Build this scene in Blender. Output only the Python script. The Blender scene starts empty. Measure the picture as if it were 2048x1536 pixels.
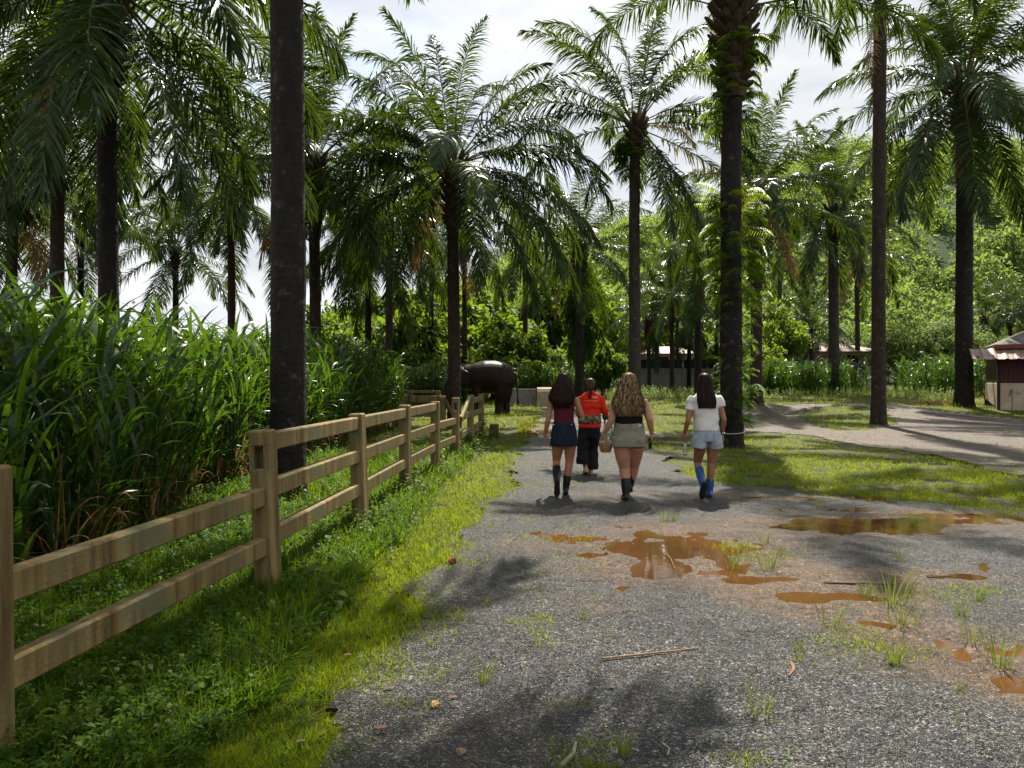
import bpy, math, random
import numpy as np
from mathutils import Vector, Matrix

sc = bpy.context.scene
C = sc.collection
R = math.radians
random.seed(7)
rng = np.random.default_rng(7)

# ------------------------------------------------------------------ camera
FPX, CX, HY, EYE = 1450.0, 1024.0, 762.0, 1.6      # focal length in photo pixels, centre column, horizon row, eye height
cam_d = bpy.data.cameras.new('camera')
cam_d.sensor_width = 36.0
cam_d.lens = 36.0 * FPX / 2048.0
cam_d.shift_y = -(768.0 - HY) / 2048.0
cam_d.clip_start = 0.05
cam_d.clip_end = 3000.0
cam = bpy.data.objects.new('camera', cam_d)
C.objects.link(cam)
cam.location = (0, 0, EYE)
cam.rotation_euler = (R(90), 0, 0)
sc.camera = cam

# ------------------------------------------------------------------ sky and sun
SUN_EL, SUN_AZ = 57.0, 13.0                        # degrees; azimuth to the right of the view direction
w = bpy.data.worlds.new('World'); sc.world = w; w.use_nodes = True
nt = w.node_tree; N = nt.nodes; Lk = nt.links
N.clear()
out = N.new('ShaderNodeOutputWorld'); bg = N.new('ShaderNodeBackground')
sky = N.new('ShaderNodeTexSky'); sky.sky_type = 'NISHITA'; sky.sun_disc = False
sky.sun_elevation = R(SUN_EL); sky.sun_rotation = R(SUN_AZ)
sky.air_density = 1.0; sky.dust_density = 1.5
tc = N.new('ShaderNodeTexCoord'); mp = N.new('ShaderNodeMapping'); mp.inputs['Scale'].default_value = (1.6, 1.6, 4.5)
mp.inputs['Location'].default_value = (0.35, 0.2, 0.15)
n1 = N.new('ShaderNodeTexNoise'); n1.inputs['Scale'].default_value = 1.5; n1.inputs['Detail'].default_value = 7; n1.inputs['Roughness'].default_value = 0.55
n2 = N.new('ShaderNodeTexNoise'); n2.inputs['Scale'].default_value = 2.2; n2.inputs['Detail'].default_value = 8; n2.inputs['Roughness'].default_value = 0.6
r1 = N.new('ShaderNodeValToRGB'); r1.color_ramp.elements[0].position = 0.30; r1.color_ramp.elements[0].color = (0.45, 0.45, 0.45, 1)
r1.color_ramp.elements[1].position = 0.47; r1.color_ramp.elements[1].color = (1, 1, 1, 1)
r2 = N.new('ShaderNodeValToRGB'); r2.color_ramp.elements[0].position = 0.33; r2.color_ramp.elements[0].color = (3.1, 3.35, 3.65, 1)
r2.color_ramp.elements[1].position = 0.62; r2.color_ramp.elements[1].color = (4.5, 4.55, 4.6, 1)
mx = N.new('ShaderNodeMix'); mx.data_type = 'RGBA'
Lk.new(tc.outputs['Generated'], mp.inputs['Vector'])
Lk.new(mp.outputs['Vector'], n1.inputs['Vector']); Lk.new(mp.outputs['Vector'], n2.inputs['Vector'])
Lk.new(n1.outputs['Fac'], r1.inputs['Fac']); Lk.new(n2.outputs['Fac'], r2.inputs['Fac'])
Lk.new(r1.outputs['Color'], mx.inputs['Factor']); Lk.new(sky.outputs['Color'], mx.inputs['A']); Lk.new(r2.outputs['Color'], mx.inputs['B'])
Lk.new(mx.outputs['Result'], bg.inputs['Color']); bg.inputs['Strength'].default_value = 0.1
Lk.new(bg.outputs['Background'], out.inputs['Surface'])

sd = bpy.data.lights.new('sun', 'SUN'); sd.energy = 5.0; sd.angle = R(0.6); sd.color = (1.0, 0.93, 0.80)
sun = bpy.data.objects.new('sun', sd); C.objects.link(sun)
SUN = Vector((math.sin(R(SUN_AZ)) * math.cos(R(SUN_EL)), math.cos(R(SUN_AZ)) * math.cos(R(SUN_EL)), math.sin(R(SUN_EL))))
sun.rotation_euler = (-SUN).to_track_quat('-Z', 'Y').to_euler()
sun.location = (0, 0, 60)

sc.view_settings.view_transform = 'Standard'; sc.view_settings.look = 'None'
sc.view_settings.exposure = 1.2; sc.view_settings.gamma = 1.0; sc.view_settings.use_curve_mapping = False
sc.cycles.use_denoising = True
sc.cycles.max_bounces = 6; sc.cycles.diffuse_bounces = 3; sc.cycles.glossy_bounces = 3; sc.cycles.transmission_bounces = 5
sc.cycles.transparent_max_bounces = 6
sc.cycles.sample_clamp_indirect = 4.0
sc.cycles.caustics_reflective = False; sc.cycles.caustics_refractive = False

# ------------------------------------------------------------------ helpers
def ss(a, b, x):
    t = np.clip((np.asarray(x, float) - a) / (b - a), 0, 1)
    return t * t * (3 - 2 * t)

_lat = {}
def vnoise(x, y, seed=0):
    """smooth value noise in 0..1, one cell per unit"""
    if seed not in _lat:
        _lat[seed] = np.random.default_rng(1000 + seed).random((256, 256))
    L = _lat[seed]
    x = np.asarray(x, float); y = np.asarray(y, float)
    xi = np.floor(x).astype(int); yi = np.floor(y).astype(int)
    fx = x - xi; fy = y - yi
    fx = fx * fx * (3 - 2 * fx); fy = fy * fy * (3 - 2 * fy)
    a = L[xi & 255, yi & 255]; b = L[(xi + 1) & 255, yi & 255]; c = L[xi & 255, (yi + 1) & 255]; d = L[(xi + 1) & 255, (yi + 1) & 255]
    return (a * (1 - fx) + b * fx) * (1 - fy) + (c * (1 - fx) + d * fx) * fy

def fbm(x, y, seed=0, oct=4):
    s = 0; a = 0.5; t = 0
    for i in range(oct):
        s = s + a * vnoise(np.asarray(x) * 2 ** i, np.asarray(y) * 2 ** i, seed + i); t += a; a *= 0.5
    return s / t

def Hn(X, Y):
    """height of the land, metres"""
    X = np.asarray(X, float); Y = np.asarray(Y, float)
    e = ss(1, 9, X)
    return 0.7 * ss(24, 44, Y) * e + 0.25 * ss(30, 60, Y) * (1 - e) + 1.0 * ss(60, 110, Y)

def Hz(x, y): return float(Hn(x, y))

def ground_at(px, py):
    """point of the land seen at a photo pixel"""
    d = EYE * FPX / max(py - HY, 6.0)
    for _ in range(40):
        x = (px - CX) / FPX * d
        d2 = (EYE - Hz(x, d)) * FPX / max(py - HY, 6.0)
        d = 0.6 * d + 0.4 * d2
    return Vector(((px - CX) / FPX * d, d, Hz((px - CX) / FPX * d, d)))

def at(px, py, d):
    return Vector(((px - CX) / FPX * d, d, EYE - (py - HY) / FPX * d))

def link(o, parent=None, label=None, cat=None, group=None, kind=None):
    C.objects.link(o)
    if parent is not None: o.parent = parent
    if label: o['label'] = label
    if cat: o['category'] = cat
    if group: o['group'] = group
    if kind: o['kind'] = kind
    return o

def empty(name, loc, label=None, cat=None, group=None, rz=0.0):
    o = bpy.data.objects.new(name, None)
    o.empty_display_size = 0.2
    o.location = loc; o.rotation_euler = (0, 0, rz)
    return link(o, None, label, cat, group)

def np_mesh(name, V, quads=None, tris=None, mat=None, smooth=False):
    me = bpy.data.meshes.new(name)
    V = np.asarray(V, np.float32).reshape(-1, 3)
    q = np.zeros((0, 4), np.int32) if quads is None else np.asarray(quads, np.int32).reshape(-1, 4)
    t = np.zeros((0, 3), np.int32) if tris is None else np.asarray(tris, np.int32).reshape(-1, 3)
    me.vertices.add(len(V)); me.vertices.foreach_set('co', V.ravel())
    loops = np.concatenate([q.ravel(), t.ravel()]).astype(np.int32)
    me.loops.add(len(loops)); me.loops.foreach_set('vertex_index', loops)
    st = np.concatenate([np.arange(len(q)) * 4, len(q) * 4 + np.arange(len(t)) * 3]).astype(np.int32)
    me.polygons.add(len(st)); me.polygons.foreach_set('loop_start', st)
    if smooth: me.polygons.foreach_set('use_smooth', np.ones(len(st), bool))
    me.update(calc_edges=True)
    if mat: me.materials.append(mat)
    return me

def obj(name, me, parent=None, **k):
    return link(bpy.data.objects.new(name, me), parent, **k)

def strips(P, W):
    """k ribbons of n points: P centres (k,n,3), W half-width vectors (k,n,3) -> verts, quads"""
    k, n, _ = P.shape
    V = np.stack([P - W, P + W], 2).reshape(-1, 3)
    b = (np.arange(k) * n * 2)[:, None] + (np.arange(n - 1) * 2)[None, :]
    Q = np.stack([b, b + 1, b + 3, b + 2], -1).reshape(-1, 4)
    return V, Q

def merge(parts):
    Vs, Qs, o = [], [], 0
    for V, Q in parts:
        Vs.append(V); Qs.append(Q + o); o += len(V)
    return np.concatenate(Vs), np.concatenate(Qs)

def replicate(templates, pos, rot, scale, pick, tilt=None):
    """copies of (V,Q) templates: pos (k,3), rot about z, scale (k,) or (k,3), pick index, tilt (k,2) shear of the top"""
    outV, outQ, off = [], [], 0
    scale = np.asarray(scale, float)
    if scale.ndim == 1: scale = np.repeat(scale[:, None], 3, 1)
    for i, (V, Q) in enumerate(templates):
        m = np.where(pick == i)[0]
        if len(m) == 0: continue
        c, s = np.cos(rot[m])[:, None], np.sin(rot[m])[:, None]
        v = V[None] * scale[m][:, None, :]
        x = v[..., 0] * c - v[..., 1] * s; y = v[..., 0] * s + v[..., 1] * c; z = v[..., 2]
        if tilt is not None:
            x = x + z * tilt[m, 0][:, None]; y = y + z * tilt[m, 1][:, None]
        v = np.stack([x, y, z], -1) + pos[m][:, None, :]
        q = Q[None] + (np.arange(len(m)) * len(V))[:, None, None] + off
        outV.append(v.reshape(-1, 3)); outQ.append(q.reshape(-1, Q.shape[1])); off += len(m) * len(V)
    return np.concatenate(outV), np.concatenate(outQ)

class MB:
    """collects shapes for one mesh"""
    def __init__(s): s.v = []; s.f = []
    def add(s, v, f):
        o = len(s.v); s.v += [tuple(p) for p in v]; s.f += [tuple(i + o for i in q) for q in f]
    def box(s, c, size, M=None, taper=1.0):
        x, y, z = (a / 2 for a in size)
        p = [Vector((sx * x * (taper if sz > 0 else 1), sy * y * (taper if sz > 0 else 1), sz * z)) for sz in (-1, 1) for sy in (-1, 1) for sx in (-1, 1)]
        if M: p = [M @ q for q in p]
        p = [q + Vector(c) for q in p]
        s.add(p, [(0, 2, 3, 1), (4, 5, 7, 6), (0, 1, 5, 4), (2, 6, 7, 3), (0, 4, 6, 2), (1, 3, 7, 5)])
    def bbox(s, c, size, bev=0.012, M=None):
        """box with chamfered edges"""
        x, y, z = (a / 2 for a in size); b = min(bev, x * .9, y * .9, z * .9)
        pts = []
        for sz, ins in ((-1, 1), (-1, 0), (1, 0), (1, 1)):
            zz = sz * (z if ins else z - b); k = b if ins else 0
            pts.append([Vector((px, py, zz)) for px, py in ((-x + b, -y + k), (x - b, -y + k), (x - k, -y + b), (x - k, y - b), (x - b, y - k), (-x + b, y - k), (-x + k, y - b), (-x + k, -y + b))])
        allp = [q for r in pts for q in r]
        if M: allp = [M @ q for q in allp]
        f = []
        for r in range(3):
            for i in range(8):
                j = (i + 1) % 8; f.append((r * 8 + i, r * 8 + j, r * 8 + 8 + j, r * 8 + 8 + i))
        f.append(tuple(range(7, -1, -1))); f.append(tuple(range(24, 32)))
        s.add([q + Vector(c) for q in allp], f)
    def tube(s, pts, rad, n=10, ref=(0, 0, 1), cap=True):
        pts = [Vector(p) for p in pts]; m = len(pts)
        if not isinstance(rad, (list, tuple)): rad = [rad] * m
        prev = None; rings = []
        for i, p in enumerate(pts):
            t = (pts[min(i + 1, m - 1)] - pts[max(i - 1, 0)]).normalized()
            if prev is None:
                a = Vector(ref)
                if abs(a.dot(t)) > .95: a = Vector((1, 0, 0)) if abs(t.x) < .9 else Vector((0, 1, 0))
            else: a = prev
            a = (a - t * a.dot(t)).normalized(); prev = a; b = t.cross(a)
            r = rad[i]; ra, rb = (r if isinstance(r, (list, tuple)) else (r, r))
            rings.append([p + a * (ra * math.cos(2 * math.pi * k / n)) + b * (rb * math.sin(2 * math.pi * k / n)) for k in range(n)])
        v = [q for r in rings for q in r]; f = []
        for i in range(m - 1):
            for k in range(n):
                l = (k + 1) % n; f.append((i * n + k, i * n + l, i * n + n + l, i * n + n + k))
        if cap:
            f.append(tuple(range(n - 1, -1, -1))); f.append(tuple(range((m - 1) * n, m * n)))
        s.add(v, f)
    def loftz(s, secs, n=24, power=2.0):
        """horizontal superellipse sections (z, cx, cy, rx, ry) bottom to top, closed"""
        v = []; f = []
        for z, cx, cy, rx, ry in secs:
            for k in range(n):
                a = 2 * math.pi * k / n; c, q = math.cos(a), math.sin(a)
                v.append((cx + rx * math.copysign(abs(c) ** (2 / power), c), cy + ry * math.copysign(abs(q) ** (2 / power), q), z))
        for i in range(len(secs) - 1):
            for k in range(n):
                l = (k + 1) % n; f.append((i * n + k, i * n + l, i * n + n + l, i * n + n + k))
        f.append(tuple(range(n - 1, -1, -1))); f.append(tuple(range((len(secs) - 1) * n, len(secs) * n)))
        s.add(v, f)
    def ell(s, c, r, n=16, m=10, M=None):
        v = []; f = []
        for i in range(m + 1):
            t = math.pi * i / m
            for k in range(n):
                a = 2 * math.pi * k / n
                p = Vector((r[0] * math.sin(t) * math.cos(a), r[1] * math.sin(t) * math.sin(a), r[2] * math.cos(t)))
                if M: p = M @ p
                v.append(p + Vector(c))
        for i in range(m):
            for k in range(n):
                l = (k + 1) % n; f.append((i * n + k, i * n + n + k, i * n + n + l, i * n + l))
        s.add(v, f)
    def mesh(s, name, mat=None, smooth=False):
        me = bpy.data.meshes.new(name); me.from_pydata([tuple(p) for p in s.v], [], s.f); me.update()
        if smooth:
            for p in me.polygons: p.use_smooth = True
        if mat: me.materials.append(mat)
        return me
    def build(s, name, mat, parent=None, smooth=False, **k):
        return obj(name, s.mesh(name, mat, smooth), parent, **k)
    def remesh(s, name, mat, voxel, smooth_it=3, parent=None, ratio=None, **k):
        """fuse overlapping closed shapes into one continuous skin"""
        tmp = bpy.data.objects.new('tmp', s.mesh('tmp')); C.objects.link(tmp)
        m = tmp.modifiers.new('r', 'REMESH'); m.mode = 'VOXEL'; m.voxel_size = voxel; m.use_smooth_shade = True
        if smooth_it:
            q = tmp.modifiers.new('s', 'SMOOTH'); q.iterations = smooth_it; q.factor = 0.5
        if ratio:
            q = tmp.modifiers.new('d', 'DECIMATE'); q.ratio = ratio
        dg = bpy.context.evaluated_depsgraph_get()
        me = bpy.data.meshes.new_from_object(tmp.evaluated_get(dg)); me.name = name
        C.objects.unlink(tmp); bpy.data.objects.remove(tmp)
        me.materials.clear(); me.materials.append(mat)
        for p in me.polygons: p.use_smooth = True
        return obj(name, me, parent, **k)

# ------------------------------------------------------------------ materials
def new_mat(name):
    m = bpy.data.materials.new(name); m.use_nodes = True
    n = m.node_tree.nodes; n.clear()
    o = n.new('ShaderNodeOutputMaterial'); p = n.new('ShaderNodeBsdfPrincipled')
    m.node_tree.links.new(p.outputs['BSDF'], o.inputs['Surface'])
    return m, n, m.node_tree.links, p, o

def ramp(n, stops, interp='LINEAR'):
    r = n.new('ShaderNodeValToRGB'); r.color_ramp.interpolation = interp
    while len(r.color_ramp.elements) < len(stops): r.color_ramp.elements.new(0.5)
    for e, (p, c) in zip(r.color_ramp.elements, stops): e.position = p; e.color = (*c, 1)
    return r

def leaf_mat(name, cols, trans, tf=0.4, rough=0.38, spec=0.5, by='island', blotch=None):
    """thin leaf: glossy face plus light coming through; cols are spread over the leaves"""
    m, n, l, p, o = new_mat(name)
    if by == 'island':
        g = n.new('ShaderNodeNewGeometry'); src = g.outputs['Random Per Island']
    else:
        g = n.new('ShaderNodeObjectInfo'); src = g.outputs['Random']
    k = len(cols); rp = ramp(n, [(i / max(k - 1, 1), c) for i, c in enumerate(cols)])
    l.new(src, rp.inputs['Fac']); col = rp.outputs['Color']
    if blotch:
        t = n.new('ShaderNodeTexCoord'); z = n.new('ShaderNodeTexNoise'); z.inputs['Scale'].default_value = blotch[0]; z.inputs['Detail'].default_value = 3
        l.new(t.outputs['Object'], z.inputs['Vector'])
        rr = ramp(n, [(0.42, (0, 0, 0)), (0.62, (1, 1, 1))]); l.new(z.outputs['Fac'], rr.inputs['Fac'])
        x = n.new('ShaderNodeMix'); x.data_type = 'RGBA'; l.new(rr.outputs['Color'], x.inputs['Factor']); l.new(col, x.inputs['A']); x.inputs['B'].default_value = (*blotch[1], 1)
        col = x.outputs['Result']
    l.new(col, p.inputs['Base Color']); p.inputs['Roughness'].default_value = rough; p.inputs['Specular IOR Level'].default_value = spec
    tr = n.new('ShaderNodeBsdfTranslucent')
    tm = n.new('ShaderNodeMix'); tm.data_type = 'RGBA'; tm.blend_type = 'MIX'; tm.inputs['Factor'].default_value = 0.6
    l.new(col, tm.inputs['A']); tm.inputs['B'].default_value = (*trans, 1); l.new(tm.outputs['Result'], tr.inputs['Color'])
    ms = n.new('ShaderNodeMixShader'); ms.inputs['Fac'].default_value = tf
    l.new(p.outputs['BSDF'], ms.inputs[1]); l.new(tr.outputs['BSDF'], ms.inputs[2]); l.new(ms.outputs['Shader'], o.inputs['Surface'])
    return m

def plain(name, col, rough=0.6, spec=0.4, noise=None, bump=0.0, bscale=40, col2=None, nscale=6.0, detail=5, metal=0.0, stretch=None):
    """one colour broken up by noise, with fine relief"""
    m, n, l, p, o = new_mat(name)
    p.inputs['Roughness'].default_value = rough; p.inputs['Specular IOR Level'].default_value = spec; p.inputs['Metallic'].default_value = metal
    t = n.new('ShaderNodeTexCoord'); vec = t.outputs['Object']
    if stretch:
        mp = n.new('ShaderNodeMapping'); mp.inputs['Scale'].default_value = stretch; l.new(vec, mp.inputs['Vector']); vec = mp.outputs['Vector']
    if col2:
        z = n.new('ShaderNodeTexNoise'); z.inputs['Scale'].default_value = nscale; z.inputs['Detail'].default_value = detail; z.inputs['Roughness'].default_value = .6
        l.new(vec, z.inputs['Vector']); rp = ramp(n, [(0.35, col), (0.65, col2)]); l.new(z.outputs['Fac'], rp.inputs['Fac']); l.new(rp.outputs['Color'], p.inputs['Base Color'])
    else: p.inputs['Base Color'].default_value = (*col, 1)
    if bump:
        z2 = n.new('ShaderNodeTexNoise'); z2.inputs['Scale'].default_value = bscale; z2.inputs['Detail'].default_value = 4; l.new(vec, z2.inputs['Vector'])
        b = n.new('ShaderNodeBump'); b.inputs['Strength'].default_value = bump; b.inputs['Distance'].default_value = 0.02; l.new(z2.outputs['Fac'], b.inputs['Height']); l.new(b.outputs['Normal'], p.inputs['Normal'])
    return m

M = {}
M['frond'] = leaf_mat('palm leaflet', [(.010, .030, .007), (.016, .042, .008), (.024, .052, .009), (.045, .066, .010)], (.16, .25, .008), .28, .30, .24)
M['frond_dry'] = leaf_mat('dry palm leaflet', [(.20, .11, .05), (.30, .18, .08), (.26, .15, .05)], (.35, .18, .05), .35, .6, .2)
M['frond_yellow'] = leaf_mat('yellowing palm leaflet', [(.12, .16, .02), (.20, .18, .02), (.28, .15, .02)], (.40, .34, .02), .45, .35, .5)
M['rachis'] = plain('palm rachis', (.13, .13, .04), .5, .4, col2=(.09, .11, .03), nscale=3)
M['cane'] = leaf_mat('tall grass leaf', [(.008, .032, .006), (.012, .044, .007), (.020, .060, .008), (.04, .08, .010)], (.16, .30, .012), .36, .32, .35)
M['cane_dry'] = leaf_mat('dry grass leaf', [(.22, .12, .05), (.30, .18, .07), (.16, .12, .05)], (.35, .2, .06), .3, .6, .2)
M['lawn'] = leaf_mat('short grass', [(.05, .11, .006), (.08, .15, .007), (.13, .20, .008), (.19, .20, .012), (.22, .18, .03)], (.40, .50, .01), .50, .6, .10)
M['lawn_dark'] = leaf_mat('grass in weeds', [(.025, .07, .007), (.045, .10, .008), (.09, .14, .009)], (.28, .44, .010), .42, .5, .15)
M['herb'] = leaf_mat('weed leaf', [(.022, .06, .009), (.035, .082, .010), (.06, .105, .012), (.09, .135, .014)], (.26, .42, .012), .38, .5, .12)
M['bush'] = leaf_mat('bush leaf', [(.025, .065, .010), (.042, .09, .012), (.08, .13, .014)], (.29, .42, .018), .46, .55, .2)
M['tree_dark'] = leaf_mat('dark tree leaf', [(.018, .045, .010), (.028, .062, .012), (.045, .08, .014)], (.2, .32, .016), .42, .55, .2)
M['tree_pale'] = leaf_mat('pale tree leaf', [(.045, .075, .025), (.06, .10, .03), (.08, .12, .036)], (.26, .36, .06), .48, .6, .2)
M['tree_lime'] = leaf_mat('lime tree leaf', [(.04, .09, .010), (.06, .115, .012), (.09, .14, .014)], (.34, .46, .016), .48, .5, .25)
M['forest'] = leaf_mat('hillside leaf', [(.05, .09, .026), (.07, .12, .03), (.10, .16, .036), (.12, .17, .04), (.055, .10, .036)], (.34, .46, .06), .52, .65, .15, blotch=(.025, (.05, .09, .04)))
M['fern'] = leaf_mat('fern leaf', [(.035, .08, .010), (.06, .11, .012), (.10, .14, .014)], (.36, .48, .016), .46, .5, .25)

def bark_mat(name, c1, c2, lichen=None, rings=9.0):
    m, n, l, p, o = new_mat(name)
    t = n.new('ShaderNodeTexCoord')
    mp = n.new('ShaderNodeMapping'); mp.inputs['Scale'].default_value = (6, 6, 2.5); l.new(t.outputs['Object'], mp.inputs['Vector'])
    z = n.new('ShaderNodeTexNoise'); z.inputs['Scale'].default_value = 1.3; z.inputs['Detail'].default_value = 8; z.inputs['Roughness'].default_value = .65; l.new(mp.outputs['Vector'], z.inputs['Vector'])
    wv = n.new('ShaderNodeTexWave'); wv.wave_type = 'BANDS'; wv.bands_direction = 'Z'; wv.inputs['Scale'].default_value = rings / 3; wv.inputs['Distortion'].default_value = 9.0; wv.inputs['Detail'].default_value = 3; wv.inputs['Detail Scale'].default_value = 2.0
    l.new(t.outputs['Object'], wv.inputs['Vector'])
    rp = ramp(n, [(0.3, c1), (0.7, c2)]); l.new(z.outputs['Fac'], rp.inputs['Fac']); col = rp.outputs['Color']
    if lichen:
        z2 = n.new('ShaderNodeTexNoise'); z2.inputs['Scale'].default_value = 7; z2.inputs['Detail'].default_value = 6; l.new(t.outputs['Object'], z2.inputs['Vector'])
        r2 = ramp(n, [(0.60, (0, 0, 0)), (0.68, (1, 1, 1))]); l.new(z2.outputs['Fac'], r2.inputs['Fac'])
        x = n.new('ShaderNodeMix'); x.data_type = 'RGBA'; l.new(r2.outputs['Color'], x.inputs['Factor']); l.new(col, x.inputs['A']); x.inputs['B'].default_value = (*lichen, 1); col = x.outputs['Result']
    l.new(col, p.inputs['Base Color']); p.inputs['Roughness'].default_value = .8; p.inputs['Specular IOR Level'].default_value = .25
    ad = n.new('ShaderNodeMath'); ad.operation = 'MULTIPLY_ADD'; l.new(wv.outputs['Fac'], ad.inputs[0]); ad.inputs[1].default_value = .09; l.new(z.outputs['Fac'], ad.inputs[2])
    b = n.new('ShaderNodeBump'); b.inputs['Strength'].default_value = .9; b.inputs['Distance'].default_value = .05; l.new(ad.outputs[0], b.inputs['Height']); l.new(b.outputs['Normal'], p.inputs['Normal'])
    return m
M['bark'] = bark_mat('palm bark', (.006, .0045, .0035), (.020, .015, .011), (.045, .04, .033))
M['bark_brown'] = bark_mat('brown palm bark', (.016, .010, .007), (.048, .029, .018), (.07, .055, .04))
M['bark_grey'] = bark_mat('grey palm bark', (.022, .018, .014), (.062, .05, .04), (.10, .09, .075), 14)
M['boots'] = bark_mat('leaf base', (.03, .02, .012), (.09, .055, .03), None, 4)
M['wood_bark'] = bark_mat('tree bark', (.04, .032, .025), (.09, .075, .06), None, 3)

def gravel_mat(name, stops, mud, mud_at, scale=85.0, rough=.34, bump=1.0):
    m, n, l, p, o = new_mat(name)
    t = n.new('ShaderNodeTexCoord')
    v = n.new('ShaderNodeTexVoronoi'); v.inputs['Scale'].default_value = scale; l.new(t.outputs['Object'], v.inputs['Vector'])
    sp = n.new('ShaderNodeSeparateColor'); l.new(v.outputs['Color'], sp.inputs['Color'])
    rp = ramp(n, stops); l.new(sp.outputs['Red'], rp.inputs['Fac'])
    # stones with warmer tint here and there
    tint = n.new('ShaderNodeMix'); tint.data_type = 'RGBA'; tint.blend_type = 'MULTIPLY'
    tr = ramp(n, [(.80, (1, 1, 1)), (.93, (1.0, .80, .60))]); l.new(sp.outputs['Green'], tr.inputs['Fac']); tint.inputs['Factor'].default_value = 1
    l.new(rp.outputs['Color'], tint.inputs['A']); l.new(tr.outputs['Color'], tint.inputs['B'])
    z = n.new('ShaderNodeTexNoise'); z.inputs['Scale'].default_value = .55; z.inputs['Detail'].default_value = 7; z.inputs['Roughness'].default_value = .62; l.new(t.outputs['Object'], z.inputs['Vector'])
    zr = ramp(n, [(mud_at[0], (0, 0, 0)), (mud_at[1], (1, 1, 1))]); l.new(z.outputs['Fac'], zr.inputs['Fac'])
    at_ = n.new('ShaderNodeAttribute'); at_.attribute_name = 'mud'
    # mud lies between the stones first
    ed = n.new('ShaderNodeMath'); ed.operation = 'MULTIPLY_ADD'; l.new(v.outputs['Distance'], ed.inputs[0]); ed.inputs[1].default_value = 1.1
    sub = n.new('ShaderNodeMath'); sub.operation = 'ADD'; sub.use_clamp = True; l.new(zr.outputs['Color'], sub.inputs[0]); l.new(at_.outputs['Fac'], sub.inputs[1])
    ed.inputs[2].default_value = -.25
    cl = n.new('ShaderNodeMath'); cl.operation = 'ADD'; cl.use_clamp = True; l.new(ed.outputs[0], cl.inputs[0]); l.new(sub.outputs[0], cl.inputs[1])
    mm = n.new('ShaderNodeMath'); mm.operation = 'MULTIPLY'; l.new(cl.outputs[0], mm.inputs[0]); l.new(sub.outputs[0], mm.inputs[1])
    x = n.new('ShaderNodeMix'); x.data_type = 'RGBA'; l.new(mm.outputs[0], x.inputs['Factor']); l.new(tint.outputs['Result'], x.inputs['A']); x.inputs['B'].default_value = (*mud, 1)
    # bigger stones and damp or dusty stretches
    v2 = n.new('ShaderNodeTexVoronoi'); v2.inputs['Scale'].default_value = scale * .36; l.new(t.outputs['Object'], v2.inputs['Vector'])
    s2 = n.new('ShaderNodeSeparateColor'); l.new(v2.outputs['Color'], s2.inputs['Color'])
    z5 = n.new('ShaderNodeTexNoise'); z5.inputs['Scale'].default_value = 1.3; z5.inputs['Detail'].default_value = 9; z5.inputs['Roughness'].default_value = .68; l.new(t.outputs['Object'], z5.inputs['Vector'])
    d1 = ramp(n, [(0, (.50, .50, .52)), (.55, (.9, .9, .9)), (.88, (1.25, 1.24, 1.22)), (1, (2.1, 2.05, 1.95))]); l.new(s2.outputs['Red'], d1.inputs['Fac'])
    d2 = ramp(n, [(.36, (.58, .56, .55)), (.50, (1, 1, 1)), (.66, (1.35, 1.28, 1.2))]); l.new(z5.outputs['Fac'], d2.inputs['Fac'])
    m1 = n.new('ShaderNodeMix'); m1.data_type = 'RGBA'; m1.blend_type = 'MULTIPLY'; m1.inputs['Factor'].default_value = 1; l.new(x.outputs['Result'], m1.inputs['A']); l.new(d1.outputs['Color'], m1.inputs['B'])
    m2 = n.new('ShaderNodeMix'); m2.data_type = 'RGBA'; m2.blend_type = 'MULTIPLY'; m2.inputs['Factor'].default_value = 1; l.new(m1.outputs['Result'], m2.inputs['A']); l.new(d2.outputs['Color'], m2.inputs['B'])
    l.new(m2.outputs['Result'], p.inputs['Base Color'])
    rr = n.new('ShaderNodeMapRange'); l.new(sp.outputs['Blue'], rr.inputs['Value']); rr.inputs['To Min'].default_value = rough - .15; rr.inputs['To Max'].default_value = rough + .25
    l.new(rr.outputs['Result'], p.inputs['Roughness']); p.inputs['Specular IOR Level'].default_value = .6
    iv = n.new('ShaderNodeMath'); iv.operation = 'MULTIPLY_ADD'; l.new(v.outputs['Distance'], iv.inputs[0]); iv.inputs[1].default_value = -1.0
    l.new(sp.outputs['Blue'], iv.inputs[2])
    b = n.new('ShaderNodeBump'); b.inputs['Strength'].default_value = bump; b.inputs['Distance'].default_value = .012; l.new(iv.outputs[0], b.inputs['Height']); l.new(b.outputs['Normal'], p.inputs['Normal'])
    return m
M['gravel'] = gravel_mat('grey gravel', [(0, (.006, .007, .009)), (.42, (.015, .016, .019)), (.68, (.042, .042, .044)), (.88, (.11, .108, .105)), (1, (.24, .232, .22))], (.105, .066, .040), (.50, .74), 108.0)
M['yard'] = gravel_mat('brown gravel', [(0, (.020, .015, .012)), (.4, (.050, .036, .026)), (.7, (.085, .062, .045)), (1, (.18, .14, .11))], (.085, .043, .024), (.45, .68), 70, .65)
M['soil'] = plain('soil', (.035, .035, .016), .9, .2, col2=(.07, .075, .02), nscale=1.2, bump=.6, bscale=14)
M['hill'] = plain('hill soil', (.02, .04, .012), .9, .1, col2=(.03, .05, .016), nscale=.1)

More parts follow.
